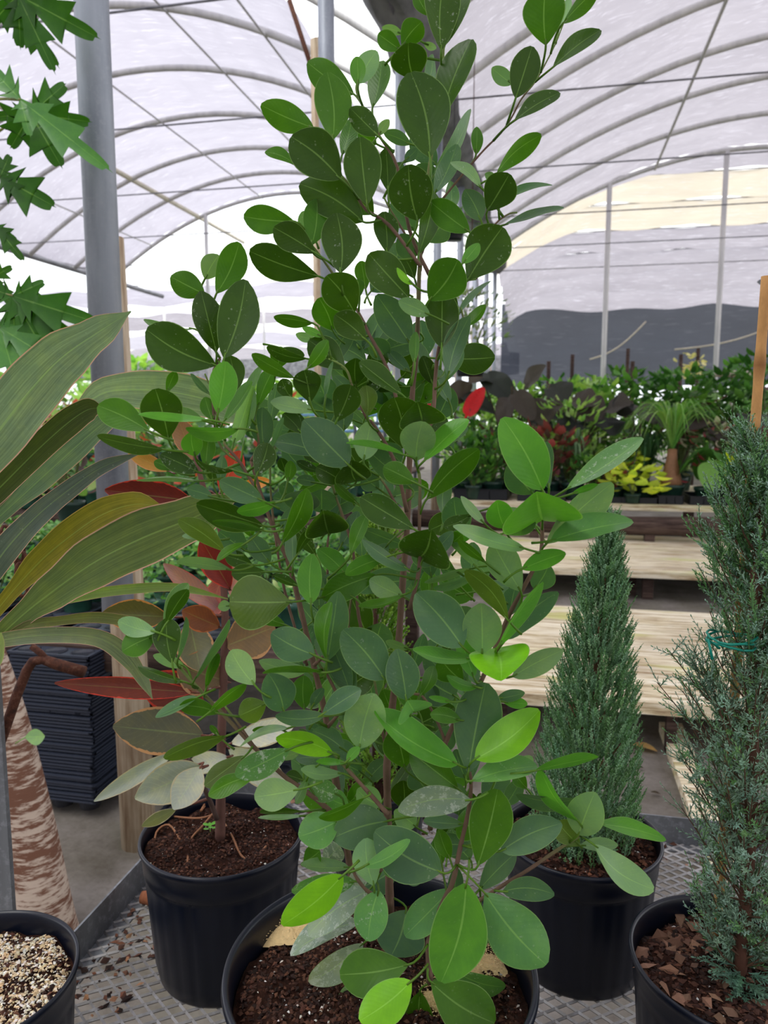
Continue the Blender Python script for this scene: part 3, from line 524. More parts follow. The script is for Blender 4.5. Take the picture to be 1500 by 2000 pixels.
G7 = (420, 1600, .4667, """1203 302 1422 315 88 b 9;1105 295 1262 138 96 b 7;535 235 278 445 128 y 10;585 260 318 300 88 s 8;560 202 358 190 52 p 7;640 300 388 485 126 w 7;602 430 313 570 92 w 6;620 520 392 685 106 w 7;685 298 640 512 132 s 9;
665 280 630 78 112 p 9;800 380 735 575 195 b 6;990 290 793 490 122 s 8;1052 268 945 685 218 l 10;1128 308 1388 612 215 s 9;1112 350 1118 535 78 b 7;812 608 520 650 172 g 9;822 678 603 845 150 y 10;640 700 512 800 100 p 7;858 720 845 920 126 g 8;
902 680 1172 855 190 g 9;1010 640 1216 702 82 s 7;1170 790 1262 860 70 p 7;950 192 935 55 60 g 7;800 225 700 190 80 g 6;880 230 800 260 60 b 6;560 330 640 200 70 w 6;690 420 640 380 60 b 6;1000 330 1010 200 60 b 6;450 190 520 110 90 w 6;370 180 440 130 80 g 6""")
# stems: x,y pairs, radius in mm at both ends, stand
STEMS = [("762 1790 757 1580 757 1470 775 1300 787 1130 795 1030 800 900 805 775 813 690 817 600 821 500 838 330 858 220 866 90 868 20", 8.5, 2.2, 5),
("800 880 842 825 850 740 857 680 872 640 885 560 930 545", 4.5, 2, 6), ("700 1790 655 1520 636 1400 613 1300 582 1168 560 1090 540 1047 515 980 490 900", 8, 3, 6),
("515 980 470 905 440 870 440 860", 3.5, 2, 8), ("490 900 505 870 500 830", 3, 2, 7), ("600 1300 555 1150 530 980 528 880", 3.2, 2, 5), ("745 1700 640 1580 560 1520 500 1463 432 1391 374 1330 338 1287", 5.5, 2.4, 8),
("757 1590 720 1548 676 1500 650 1470", 4.5, 2.4, 9), ("840 1920 838 1840 862 1770 884 1723 900 1650 915 1583 920 1530 915 1500", 6, 3, 9), ("845 1880 900 1790 967 1739 1030 1700 1087 1661 1133 1632 1175 1604", 4.5, 2.4, 9),
("864 389 890 357 916 326 948 290 978 260 1000 228 1018 194 1045 160 1066 123 1085 85 1101 44", 2.2, 1.2, 5), ("821 500 864 389", 3.2, 2.2, 5), ("840 540 800 450 776 326 740 264 700 190 696 165", 3.6, 1.6, 6),
("821 520 760 440 714 409 690 370 666 343", 3.2, 2, 7), ("821 530 820 505 790 455 760 405 750 385", 2.6, 1.5, 5), ("800 880 760 730 722 655 700 610 640 520 610 480", 3.8, 1.8, 6), ("795 1000 770 900 730 830 715 815 690 760 675 720 640 700", 3.8, 1.6, 7),
("800 1190 819 1110 819 1030 820 940 812 900", 4, 2.4, 8), ("840 1620 870 1450 940 1330 990 1210 1034 1127 1057 1075 1058 1000 1060 965", 5, 2.8, 8), ("720 1280 700 1200 690 1080 670 1010 650 950 640 880", 3.6, 2, 6),
("613 1300 648 1255 640 1180 640 1130", 3.4, 2, 8), ("640 1420 665 1380 640 1320 625 1300 612 1270", 3.6, 2, 8), ("757 1470 740 1400 735 1350 725 1300", 3.4, 2, 8), ("870 1450 850 1400 825 1360 800 1350 800 1300", 3, 2, 8),
("740 1780 730 1750 712 1735 690 1700 700 1665", 4, 2.6, 9), ("866 90 880 60 900 30", 2, 1.2, 5), ("930 545 960 450 990 420 1010 415", 2, 1.4, 6), ("430 700 415 740 425 860 470 905", 2.6, 2, 7),
("440 860 420 800 412 760 400 730", 2.4, 1.6, 7), ("640 1130 640 1060 650 1010", 2.4, 1.6, 7), ("1000 1210 960 1290 945 1310", 3, 2, 9), ("700 1280 680 1220 700 1100", 3, 2, 6), ("880 700 905 640 900 600", 2, 1.4, 6), ("500 1463 470 1420 440 1380", 2.4, 2, 8), ("795 1030 760 960 740 930", 3, 2, 7)]
stem_pts = []
bark = MB(); GS = C(118, 150, 70); BS = C(118, 92, 76)
def smooth_path(pts, k=4):
    out = []; n = len(pts)
    for i in range(n - 1):
        p0, p1, p2, p3 = pts[max(i - 1, 0)], pts[i], pts[i + 1], pts[min(i + 2, n - 1)]
        for j in range(k):
            t = j / k; out.append(.5 * ((2 * p1) + (p2 - p0) * t + (2 * p0 - 5 * p1 + 4 * p2 - p3) * t * t + (3 * p1 - p0 - 3 * p2 + p3) * t ** 3))
    out.append(pts[-1]); return out
stem_parts = []
for k, (s, r0, r1, L) in enumerate(STEMS):
    q = list(map(float, s.split())); pts = []
    for i in range(0, len(q), 2): pts.append(P(q[i], q[i + 1], zt(q[i + 1]) + (5 - L) * .026 + .022))
    pts = smooth_path(pts); n = len(pts); rad = [(r0 + (r1 - r0) * (i / (n - 1)) ** .8) * .001 * (1 + .08 * math.sin(i * 2.1)) * .62 for i in range(n)]
    cols = []
    for i in range(n):
        t = i / (n - 1); g = max(0, min(1, (t - .55) * 2.2)) if r1 < 2.6 else 0; cols.append(tuple(BS[j] * (1 - g) + GS[j] * g for j in range(3)) + (0,))
    one = MB(); one.tube(pts, rad, 8, cols=cols); stem_parts.append(one)
    stem_pts += [(p, r) for p, r in zip(pts, rad)]
SPA = np.array([tuple(p) for p, _ in stem_pts])
fol = MB(); newl = []; dusty = []; rl = random.Random(5); n_leaf = 0; bright = []
def put_leaf(bx, by, tx, ty, wpx, tone, L, cup=False, scale=1.0):
    """one ficus leaf standing in space, with its petiole running back to the nearest stem"""
    z = zt((by + ty) / 2) + (5 - L) * .026 + rl.uniform(-.008, .008)
    ln = math.hypot(tx - bx, ty - by); L0 = max(ln, wpx * (1.75 if cup else 1.55)); dz = -math.sqrt(max(L0 * L0 - ln * ln, 0)) / F * z
    if cup: dz *= .9
    else: dz += rl.uniform(-.2, .14) * ln / F * z
    B = P(bx, by, z - dz * .4); T = P(tx, ty, z + dz * .6); A = (T - B).normalized()
    V = (CAMPOS - (B + T) / 2).normalized(); S = A.cross(V)
    S = S.normalized() if S.length > .15 else Vector((1, 0, 0)); N0 = S.cross(A).normalized()
    if N0.dot(V) < 0: N0 = -N0
    wm = wpx / F * z; tw = max(wm, .46 * (T - B).length); th = math.acos(min(1, wm / tw)) * (1 if rl.random() < .5 else -1)
    if cup: th = 0; tw = wm * 1.12
    W = S * math.cos(th) + N0 * math.sin(th); N = A.cross(W).normalized()
    if N.dot(V) < 0: N = -N
    col = jit(TN[tone], .14, TN[tone][3] * rl.uniform(.4, 1.4), rl)
    p = rl.choice((1.2, 1.36, 1.5)) if tone in 'dgo' else rl.choice((1.0, 1.12, 1.3))
    dst = fol
    if tone == 'y': dst = MB(); newl.append(dst)
    if tone == 'w': dst = MB(); dusty.append(dst)
    dst.leaf(B, T, W, N, tw * 1.08, col, fold=(.42 if cup else rl.choice((.1, .2, -.12, .26))), curve=rl.uniform(-.07, .05) if not cup else .04, p=p if not cup else 1.3, pw=.6, ns=14, wave=rl.uniform(0, .05), mid=S * (rl.uniform(-.06, .06) * (T - B).length))
    # petiole
    d2 = ((SPA - np.array(tuple(B - A * .018))) ** 2).sum(1); i = int(d2.argmin()); Q = stem_pts[i][0]; dist = math.sqrt(d2[i])
    if dist > .034: Q = B - A * .018 + (Q - B).normalized() * .008
    c = jit(C(96, 134, 46), .15, 0, rl); c2 = B - A * min(.01, dist * .4)
    m_ = lambda t: (B * (1 - t) ** 2 + c2 * 2 * t * (1 - t) + Q * t * t)
    dst.tube([B + A * .006, m_(0), m_(.25), m_(.5), m_(.75), m_(1)], [.0009, .0012, .0012, .0012, .0013, .0015], 6, c)
for ox, oy, s, data in (G1, G2, G3, G4, G5, G6, G7):
    for row in data.replace('\n', '').split(';'):
        q = row.split()
        if not q or q[4] == '0': continue
        bx, by, tx, ty, wp = [float(x) for x in q[:5]]
        put_leaf(ox + bx * s, oy + by * s, ox + tx * s, oy + ty * s, wp * s, q[5], float(q[6]), len(q) > 7); n_leaf += 1
# leaves of the inside and far side of the bush
prof = [(300, 720, 850), (420, 700, 880), (560, 690, 890), (700, 640, 900), (820, 470, 880), (950, 520, 880), (1100, 590, 930), (1220, 600, 940), (1320, 580, 960), (1430, 560, 920), (1540, 610, 950), (1640, 640, 980), (1700, 660, 960)]
for k in range(170):
    i = rl.choice([1, 2, 3, 3, 4, 4, 5, 5, 6, 6, 7, 7, 8, 8, 9, 9, 10, 10, 11, 11, 12]) - 1 + rl.random(); i0 = int(i); f = i - i0
    y = prof[i0][0] * (1 - f) + prof[i0 + 1][0] * f; a = prof[i0][1] * (1 - f) + prof[i0 + 1][1] * f; b = prof[i0][2] * (1 - f) + prof[i0 + 1][2] * f
    x = rl.uniform(a, b)
    if 700 < x < 790 and 1010 < y < 1480 and rl.random() < .6: continue
    an = rl.gauss(0, 1.0); l = rl.uniform(55, 95); put_leaf(x, y, x + l * math.sin(an), y - l * math.cos(an), rl.uniform(25, 58), rl.choice('bbdgb'), rl.uniform(-1.5, 3.5))
stem_all = MB(); 
for k, sp in enumerate(stem_parts):
    rel(sp, mainloc).obj('trunk' if k in (0, 2) else 'branch', M['bark'], main)
rel(fol, mainloc).obj('foliage', M['leaf'], main)
for b in newl: tag(rel(b, mainloc).obj('new_leaf', M['leaf'], main), 'bright yellow green young leaf')
for b in dusty: tag(rel(b, mainloc).obj('dusted_leaf', M['leaf'], main), 'leaf covered in white dust')
print('leaves', n_leaf)
# ---------------------------------------------------------------- broad striped leaves (cordyline)
def ribbon(mb, pts, ws, zs, col, fold=.25, twist=0.0, edge=C(196, 150, 128), tw=None, side=1):
    """long blade along image points; ws seen widths; real thickness direction faces the viewer, tilted by twist"""
    raw = [P(x, y, z) for (x, y), z in zip(pts, zs)]; k = 5; c = smooth_path(raw, k); n = len(c); v = []; uv = []; f = []; ss = (-1, -.9, -.5, 0, .5, .9, 1); m = len(ss); cc = []
    for i, p in enumerate(c):
        t = i / (n - 1); s = t * (len(ws) - 1); a = int(min(s, len(ws) - 2)); fr = s - a; fr = fr * fr * (3 - 2 * fr); w_ = ws[a] * (1 - fr) + ws[a + 1] * fr
        zc = (CM.inverted() @ p).z * -1; h = w_ / F * zc / 2
        A = (c[min(i + 1, n - 1)] - c[max(i - 1, 0)]).normalized(); V = (CAMPOS - p).normalized(); S = A.cross(V).normalized(); N0 = S.cross(A).normalized()
        if N0.dot(V) < 0: N0 = -N0
        th = twist * (1 + .3 * math.sin(t * 3)); W = S * math.cos(th) + N0 * math.sin(th); N = N0 * math.cos(th) - S * math.sin(th); h /= max(.35, math.cos(th))
        for q in ss:
            v.append(p + W * (q * h) - N * (fold * (1 - abs(q)) * h) + N * .04 * h * math.sin(t * 11 + q * 4)); uv.append((t, .5 + .5 * q, 0)); cc.append(tuple(x * (1 + .1 * math.sin(q * 9)) for x in col[:3]) + (col[3],))
    for i in range(n - 1):
        for j in range(m - 1): f.append((i * m + j, i * m + j + 1, (i + 1) * m + j + 1, (i + 1) * m + j))
    mb.add(v, f, cc, uv, edge)
GG = C(128, 152, 118, .3); PK = C(206, 160, 140)
CORD = [([(-70, 925), (0, 838), (60, 762), (119, 700), (190, 650), (256, 608)], [110, 132, 132, 118, 74, 3], [.98, .98, .99, 1.0, 1.02, 1.04], GG, .16, 'broad pale grey green leaf pointing up'),
 ([(-50, 1000), (0, 952), (70, 882), (130, 828), (172, 800), (200, 798)], [50, 56, 62, 64, 54, 10], [1.06, 1.06, 1.07, 1.08, 1.09, 1.1], C(70, 84, 34, .1), .2, 'olive underside of a rolled leaf'),
 ([(150, 800), (210, 765), (290, 762), (360, 770), (430, 790), (500, 830)], [20, 70, 92, 96, 80, 5], [1.1, 1.14, 1.2, 1.24, 1.28, 1.32], C(132, 156, 118, .3), .12, 'wide leaf arching behind the ficus'),
 ([(-40, 1045), (20, 990), (80, 935), (140, 880), (195, 832), (252, 790)], [24, 34, 56, 60, 48, 6], [1.1, 1.1, 1.12, 1.14, 1.16, 1.18], C(112, 138, 108, .2), .15, None),
 ([(-40, 1150), (10, 1075), (70, 1010), (130, 960), (200, 912), (275, 885)], [50, 62, 52, 44, 32, 3], [1.0, 1.0, 1.02, 1.05, 1.08, 1.1], C(88, 102, 92, .4), .2, 'narrow dark grey leaf with a pink edge'),
 ([(-40, 1235), (20, 1160), (80, 1095), (140, 1045), (200, 1005), (262, 985), (320, 990)], [20, 34, 62, 76, 74, 60, 4], [1.06] * 7, C(140, 134, 46, .05), .2, 'yellowing leaf'),
 ([(-50, 1290), (40, 1205), (110, 1150), (190, 1095), (280, 1050), (380, 1010), (470, 965)], [26, 52, 88, 122, 132, 104, 4], [1.0, 1.0, 1.0, 1.01, 1.03, 1.05, 1.07], C(104, 124, 70, .15), .14, 'broad green leaf with a pale midrib'),
 ([(10, 1260), (90, 1185), (170, 1162), (260, 1150), (350, 1148), (446, 1170)], [10, 24, 24, 24, 20, 2], [1.0, 1.02, 1.05, 1.1, 1.14, 1.18], C(136, 160, 88, .1), .3, None),
 ([(-20, 1275), (50, 1225), (120, 1212), (190, 1206), (260, 1216), (300, 1232)], [16, 26, 22, 26, 26, 4], [1.0, 1.0, 1.02, 1.04, 1.06, 1.08], C(120, 126, 76, .2), .3, None),
 ([(-50, 1262), (30, 1246), (110, 1240), (190, 1246), (240, 1275), (275, 1320), (298, 1366)], [30, 36, 38, 40, 44, 30, 2], [.96, .96, .97, .98, .99, 1.0, 1.0], C(120, 134, 100, .4), .3, 'drooping leaf with a dry brown tip'),
 ([(-30, 1330), (-5, 1290), (0, 1260), (2, 1235)], [10, 22, 20, 3], [.95] * 4, C(150, 172, 110, .1), .2, None)]
for pts, ws, zs, col, fold, lb in CORD:
    ws = [q * .84 for q in ws]; mb = MB(); ribbon(mb, pts, ws, zs, (*[x * .82 for x in col[:3]], col[3]), fold, edge=PK if lb != 'yellowing leaf' else C(190, 160, 90)); o = rel(mb, perlloc).obj('leaf', M['broad'], cor, edge=True)
    if lb: o['label'] = lb
mb = MB(); b0 = perlloc + Vector((0, 0, ph_ * .87)); q1, q2, q3 = P(-110, 1600, 1.0), P(-120, 1400, .99), P(-60, 1270, .98)
mb.tube(smooth_path([b0, q1, q2, q3, P(-20, 1230, .98)]), .011, 10, C(120, 100, 84)); rel(mb, perlloc).obj('stem', M['bark'], cor)

# ---------------------------------------------------------------- rubber plant
def rleaf(bx, by, tx, ty, w_, z0, z1, col, edge, lb, fold=.18, curve=-.04, tilt=0, side=0, p=1.1, mid=0):
    B, T = P(bx, by, z0), P(tx, ty, z1); A = (T - B).normalized(); V = (CAMPOS - (B + T) / 2).normalized(); S = A.cross(V).normalized(); N0 = S.cross(A).normalized()
    if N0.dot(V) < 0: N0 = -N0
    th = tilt; W = S * math.cos(th) + N0 * math.sin(th); N = N0 * math.cos(th) - S * math.sin(th); wm = w_ / F * (z0 + z1) / 2 / max(.3, math.cos(th))
    mb = MB(); mb.leaf(B, T, W, N, wm, col, fold=fold, curve=curve, p=p, pw=.72, ns=14, edge=edge, wave=.03, mid=S * mid * (T - B).length)
    st = SRUB[min(range(len(SRUB)), key=lambda i: (SRUB[i] - B).length)]
    mb.tube([B + A * .004, B - A * .01, B.lerp(st, .6), st], [.0018, .002, .0024, .003], 7, C(120, 74, 62), cap=False); mb.e = [edge] * len(mb.v)
    o = rel(mb, leftloc).obj('leaf', M['rubber'], rub, edge=True)
    if lb: o['label'] = lb
sp = smooth_path([P(430, 1640, 1.345), P(431, 1560, 1.345), P(432, 1460, 1.345), P(436, 1340, 1.34), P(440, 1230, 1.33), P(436, 1120, 1.33), P(432, 1040, 1.33), P(400, 960, 1.33), P(376, 870, 1.33)])
s2 = smooth_path([P(424, 1600, 1.33), P(402, 1545, 1.31), P(380, 1500, 1.29), P(366, 1482, 1.28)]); SRUB = sp + s2
mb = MB(); n = len(sp); mb.tube(sp, [.0092 - .0055 * i / n for i in range(n)], 12, C(104, 72, 62)); rel(mb, leftloc).obj('trunk', M['bark'], rub)
mb = MB(); mb.tube(s2, .0042, 8, C(86, 66, 58)); rel(mb, leftloc).obj('branch', M['bark'], rub)
RED = C(100, 32, 28, .05); RE = C(206, 62, 46); TAN = C(190, 140, 96); GREY = C(88, 88, 72, .25); PALE = C(160, 168, 156, .25); PE = C(196, 184, 150)
rleaf(374, 978, 203, 957, 62, 1.30, 1.24, RED, RE, 'dark red leaf underside with a bright red edge', .3, p=.95)
rleaf(378, 1352, 104, 1334, 42, 1.31, 1.22, C(106, 46, 36, .05), RE, 'long brown red leaf', .25, p=.9)
rleaf(400, 1375, 275, 1330, 82, 1.33, 1.3, C(112, 50, 44, .05), RE, 'red leaf underside', .1)
rleaf(397, 1436, 219, 1418, 92, 1.31, 1.25, GREY, TAN, 'dull grey green oval leaf with a tan edge', .05, p=.95)
rleaf(336, 1472, 182, 1566, 34, 1.28, 1.18, PALE, PE, 'long pale grey leaf', .5, -.1, p=.9)
rleaf(396, 1500, 262, 1560, 78, 1.28, 1.2, PALE, PE, 'folded pale leaf', .5, p=1)
rleaf(392, 1498, 338, 1582, 62, 1.27, 1.19, C(172, 178, 166, .2), PE, None, .4)
rleaf(345, 1580, 276, 1614, 24, 1.3, 1.25, C(112, 118, 70, .1), PE, None, .3)
rleaf(330, 1205, 198, 1198, 62, 1.32, 1.25, C(92, 88, 46, .1), C(208, 140, 76), 'olive leaf with a broad orange edge', .3)
rleaf(430, 1225, 355, 1192, 52, 1.33, 1.27, C(128, 74, 48, .1), C(196, 110, 60), None, .2)
rleaf(440, 1262, 538, 1224, 92, 1.33, 1.27, C(122, 98, 72, .1), TAN, 'brown leaf underside', .1)
rleaf(370, 1212, 392, 1312, 72, 1.34, 1.3, C(96, 96, 70, .1), TAN, None, .2)
rleaf(440, 1330, 345, 1300, 88, 1.34, 1.3, C(110, 88, 62, .1), TAN, None, .1)
rleaf(450, 1452, 578, 1412, 52, 1.34, 1.3, C(206, 208, 200, .1), PE, 'almost white leaf', .2)
rleaf(445, 1478, 360, 1500, 42, 1.34, 1.28, C(200, 202, 192, .1), PE, None, .3)
rleaf(445, 1460, 560, 1540, 60, 1.36, 1.4, C(190, 194, 184, .1), PE, None, .3)
rleaf(450, 1150, 392, 1052, 58, 1.33, 1.28, C(130, 44, 40, .05), RE, 'dark red young leaf', .3)
rleaf(440, 1200, 318, 1100, 40, 1.34, 1.28, C(176, 128, 128, .1), C(206, 110, 110), 'pinkish leaf', .3)
rleaf(436, 1120, 402, 1218, 46, 1.35, 1.32, C(176, 104, 96, .1), C(210, 120, 110), None, .2)
rleaf(450, 1100, 480, 1190, 42, 1.35, 1.32, C(190, 132, 120, .1), C(210, 130, 120), None, .2)
rleaf(430, 960, 470, 880, 50, 1.36, 1.36, C(176, 62, 44, .05), RE, None, .2)
rleaf(470, 950, 528, 938, 24, 1.34, 1.3, C(206, 130, 40, .05), C(220, 140, 60), 'small orange leaf', .2)
rleaf(380, 900, 345, 812, 46, 1.36, 1.34, C(150, 110, 84, .1), C(206, 140, 100), None, .3)
rleaf(330, 920, 250, 885, 30, 1.36, 1.34, C(176, 130, 60, .1), C(206, 140, 100), None, .3)
# surface roots and a weed in that pot
hz = BZ + lh * .9 + .008
mb = MB()
for pts in ([(352, 1640), (330, 1615), (305, 1625), (302, 1665)], [(420, 1590), (390, 1602), (350, 1595), (325, 1588)], [(418, 1586), (395, 1618), (372, 1640), (366, 1680)], [(440, 1610), (455, 1640), (470, 1668), (490, 1675), (520, 1655)], [(400, 1575), (392, 1588), (405, 1560)]):
    mb.tube(smooth_path([PH(x, y, hz) + Vector((0, 0, .004 * math.sin(i * 1.7))) for i, (x, y) in enumerate(pts)]), .0019, 6, C(150, 104, 74))
rel(mb, leftloc).obj('surface_roots', M['bark'], rub)
wd = PH(411, 1630, hz); mb = MB(); tw_ = Vector((0, 0, 1))
for a in range(6):
    d = Vector((math.cos(a * 1.05), math.sin(a * 1.05), .25)); q = Vector((-d.y, d.x, 0)).normalized(); B = Vector((0, 0, .012 + .004 * (a % 2))); mb.leaf(B + d * .003, B + d * .014, q, d.cross(q), .009, C(110, 190, 60, 0), p=1, ns=5)
mb.tube([(0, 0, -.01), (0, 0, .014)], .0008, 5, C(130, 180, 80)); tag(mb.obj('weed_seedling', M['leaf'], loc=wd), 'tiny bright green weed sprouting in the rubber plant pot', 'weed')
# ---------------------------------------------------------------- conifers
def plume(mb, B, D, ln, n, ll, wd, col, rnd, flat=0.0, twig=None):
    D = D.normalized(); u = D.orthogonal().normalized(); q = D.cross(u)
    mb.tube([B, B + D * ln], [wd * .35, wd * .12], 3, twig or col, cap=False)
    for i in range(n):
        t = (i + .5) / n; a = i * 2.4 + rnd.uniform(-.3, .3); s = u * math.cos(a) + q * math.sin(a) * (1 - flat); c = B + D * (ln * t); d = (D * .75 + s * .7).normalized(); l = ll * (1.1 - .6 * t) * rnd.uniform(.8, 1.2)
        sd = d.cross(s).normalized() * wd * .5; N = d.cross(sd).normalized() * wd * .35
        mb.add([c - sd * .6, c + sd * .6, c + d * l * .55 + sd + N, c + d * l * .55 - sd + N, c + d * l], [(0, 1, 2, 3), (3, 2, 4)], col)
# juniper cone
def jw(t): return max(.008, .1 * (1 - t ** 1.5) ** .85) * (.84 + .16 * min(1, t * 8))
jb = rightloc + Vector((0, 0, rh * .92)); jt = P(1192, 1010, 1.36); jh = jt.z - jb.z; rj = random.Random(3); fo = MB(); lean = (jt - jb)
for k in range(4200):
    t = 1 - (1 - rj.random()) ** .62; t = rj.random() ** 1.15; a = rj.uniform(0, 6.283); r = jw(t) * (rj.random() ** .4); c = jb + lean * t + Vector((math.cos(a) * r, math.sin(a) * r, 0))
    D = Vector((math.cos(a) * .45, math.sin(a) * .45, 1 + rj.uniform(-.2, .3))) + Vector((rj.uniform(-.2, .2), rj.uniform(-.2, .2), 0)); g = rj.random(); outer = r / jw(t)
    col = jit(C(136, 174, 136) if g < .5 else C(110, 152, 98), .25, 0, rj); plume(fo, c - D * .01, D, rj.uniform(.02, .042), 11, .0075, .0028, col, rj)
rel(fo, rightloc).obj('foliage', M['needle'], jun)
mb = MB(); mb.tube([jb - Vector((0, 0, .03)), jb + lean * .5, jt - Vector((0, 0, .01))], [.011, .006, .002], 8, C(96, 66, 48))
for k in range(30):
    t = rj.uniform(.05, .85); a = rj.uniform(0, 6.28); q = jb + lean * t; mb.tube([q, q + Vector((math.cos(a), math.sin(a), 1.6)) * jw(t) * .6], [.0025, .001], 5, C(110, 76, 52))
rel(mb, rightloc).obj('trunk', M['bark'], jun)
# cypress
cb = cyploc + Vector((0, 0, ch_ * .88)); ct = P(1500, 800, 1.03); cl = ct - cb; fo = MB(); tk = MB(); rc = random.Random(9)
def cw(t): return .012 + .102 * math.sin(math.pi * min(1, .12 + t * .85)) ** .7
nb = 250
for k in range(nb):
    t = (k + rc.random()) / nb; a = rc.uniform(0, 6.283); o = cb + cl * (t * .92) ; d = Vector((math.cos(a), math.sin(a), rc.uniform(.5, 1.3))).normalized(); ln = cw(t) * rc.uniform(.8, 1.25)
    mid = o + d * ln * .55; end = o + d * ln + Vector((0, 0, ln * .25)); tk.tube([o, mid, end], [.0016, .001, .0006], 5, C(96, 70, 52), cap=False)
    for j in range(13):
        s = rc.uniform(.12, 1); q = o.lerp(mid, s * 2) if s < .5 else mid.lerp(end, s * 2 - 1); D = d * .6 + Vector((rc.uniform(-.9, .9), rc.uniform(-.9, .9), rc.uniform(.0, .9)))
        plume(fo, q, D, rc.uniform(.022, .048), 13, .0085, .0019, jit(C(140, 172, 150) if rc.random() < .6 + .3 * (1 - t) else C(112, 158, 98), .2, 0, rc), rc, twig=C(90, 110, 84))
    if t > .55:
        for j in range(7): plume(fo, o + d * rc.uniform(0, ln), d + Vector((0, 0, .9)), rc.uniform(.03, .05), 14, .008, .0021, jit(C(106, 154, 96), .2, 0, rc), rc)
for k in range(60):
    a = rc.uniform(0, 6.28); o = cb + Vector((math.cos(a) * .03 * rc.random(), math.sin(a) * .03, rc.uniform(0, .03))); plume(fo, o, Vector((math.cos(a), math.sin(a), .35)), rc.uniform(.03, .06), 16, .01, .0022, jit(C(104, 142, 120), .2, 0, rc), rc)
rel(fo, cyploc).obj('foliage', M['needle'], cyp); tk.tube(smooth_path([cb - Vector((0, 0, .03)), cb + cl * .3 + Vector((.004, 0, 0)), cb + cl * .6 - Vector((.004, 0, 0)), cb + cl * .97]), .0085, 10, C(92, 60, 46)); rel(tk, cyploc).obj('trunk', M['bark'], cyp)
s0, s1 = PH(1398, 1838, BZ + ch_ * .86), P(1497, 540, 1.03); mb = MB(); n = 40
pts = [s0.lerp(s1, i / n) for i in range(n + 1)]; mb.tube(pts, [.0068 + (.0012 if i % 7 == 0 else 0) for i in range(n + 1)], 12, cols=[C(200, 150, 92) if i % 7 else C(150, 104, 60) for i in range(n + 1)])
tag(mb.obj('bamboo_cane', M['bark']), 'tan bamboo cane standing in the feathery cypress pot', 'cane')
mb = MB(); q = P(1428, 1255, 1.0)
for a in range(3): mb.tube([q + Vector((.03 * math.cos(x * .5 + a), .03 * math.sin(x * .5 + a), .004 * a + .003 * math.sin(x))) for x in range(13)], .0016, 6, C(20, 140, 120))
mb.tube([q + Vector((-.02, -.03, 0)), q + Vector((-.035, -.035, .012)), q + Vector((-.03, -.04, -.012))], .002, 5, C(20, 150, 130)); rel(mb, cyploc).obj('tie', M['pot'], cyp)
# thuja behind the ficus
tp = thing('potted_thuja', 'fresh green thuja showing through the gaps behind the central ficus', 'potted plant', (PH(745, 1640, BZ).x + .01, 1.52, BZ)); tl = Vector(tp.location); pot_mesh(.11, .2).obj('pot', M['pot'], tp); soil_mesh(.104, .18, 77).obj('soil', M['soil'], tp)['kind'] = 'stuff'
fo = MB(); tt = P(742, 990, 1.55); th_ = tt.z - tl.z; tb = tl + Vector((0, 0, .19)); rt = random.Random(4)
for k in range(1100):
    t = rt.random(); a = rt.uniform(0, 6.283); r = .075 * (1 - t * .75) * rt.random() ** .4; c = tb + Vector((math.cos(a) * r, math.sin(a) * r, (th_ - .2) * t)); D = Vector((math.cos(a) * .7, math.sin(a) * .7, .8)); plume(fo, c, D, rt.uniform(.03, .05), 12, .011, .0045, jit(C(120, 160, 52), .3, 0, rt), rt, flat=.8)
rel(fo, tl).obj('foliage', M['needle'], tp); mb = MB(); mb.tube([tb - Vector((0, 0, .03)), tb + Vector((0, 0, th_ - .24))], [.009, .003], 8, C(90, 60, 46)); rel(mb, tl).obj('trunk', M['bark'], tp)

# ---------------------------------------------------------------- papaya tree
pz = 2.33; pap = thing('papaya_tree', 'papaya tree with ringed leaning trunk and jagged lobed leaves, by the pipe post', 'tree', PH(88, 1830, 0)); pl = Vector(pap.location)
tp_ = [PH(88, 1830, 0) - Vector((0, 0, 0)), P(78, 1760, pz), P(52, 1600, pz), P(8, 1400, pz), P(-50, 1200, pz), P(-120, 900, pz), P(-190, 500, pz), P(-220, 100, pz)]
m = NT('ringed_bark'); o = m.obj((1.4, 1.4, 9)); a = m.noise(9, 5, o, .7); b = m.noise(1.2, 3, m.obj((.6, .6, 6)))
M['ring'] = m.end(m.pbr(m.mix(m.ramp(m.math('ADD', m.math('MULTIPLY', a, .7), m.math('MULTIPLY', b, .45)), (.54, BK), (.60, WH)), C(188, 170, 154), C(112, 78, 62)), .85, 0, m.bump(a, .4, .004), .2))
mb = MB(); sm = smooth_path(tp_, 6); mb.tube(sm, [.1 - .055 * min(1, i / len(sm) * 1.6) for i in range(len(sm))], 24); rel(mb, pl).obj('trunk', M['ring'], pap)
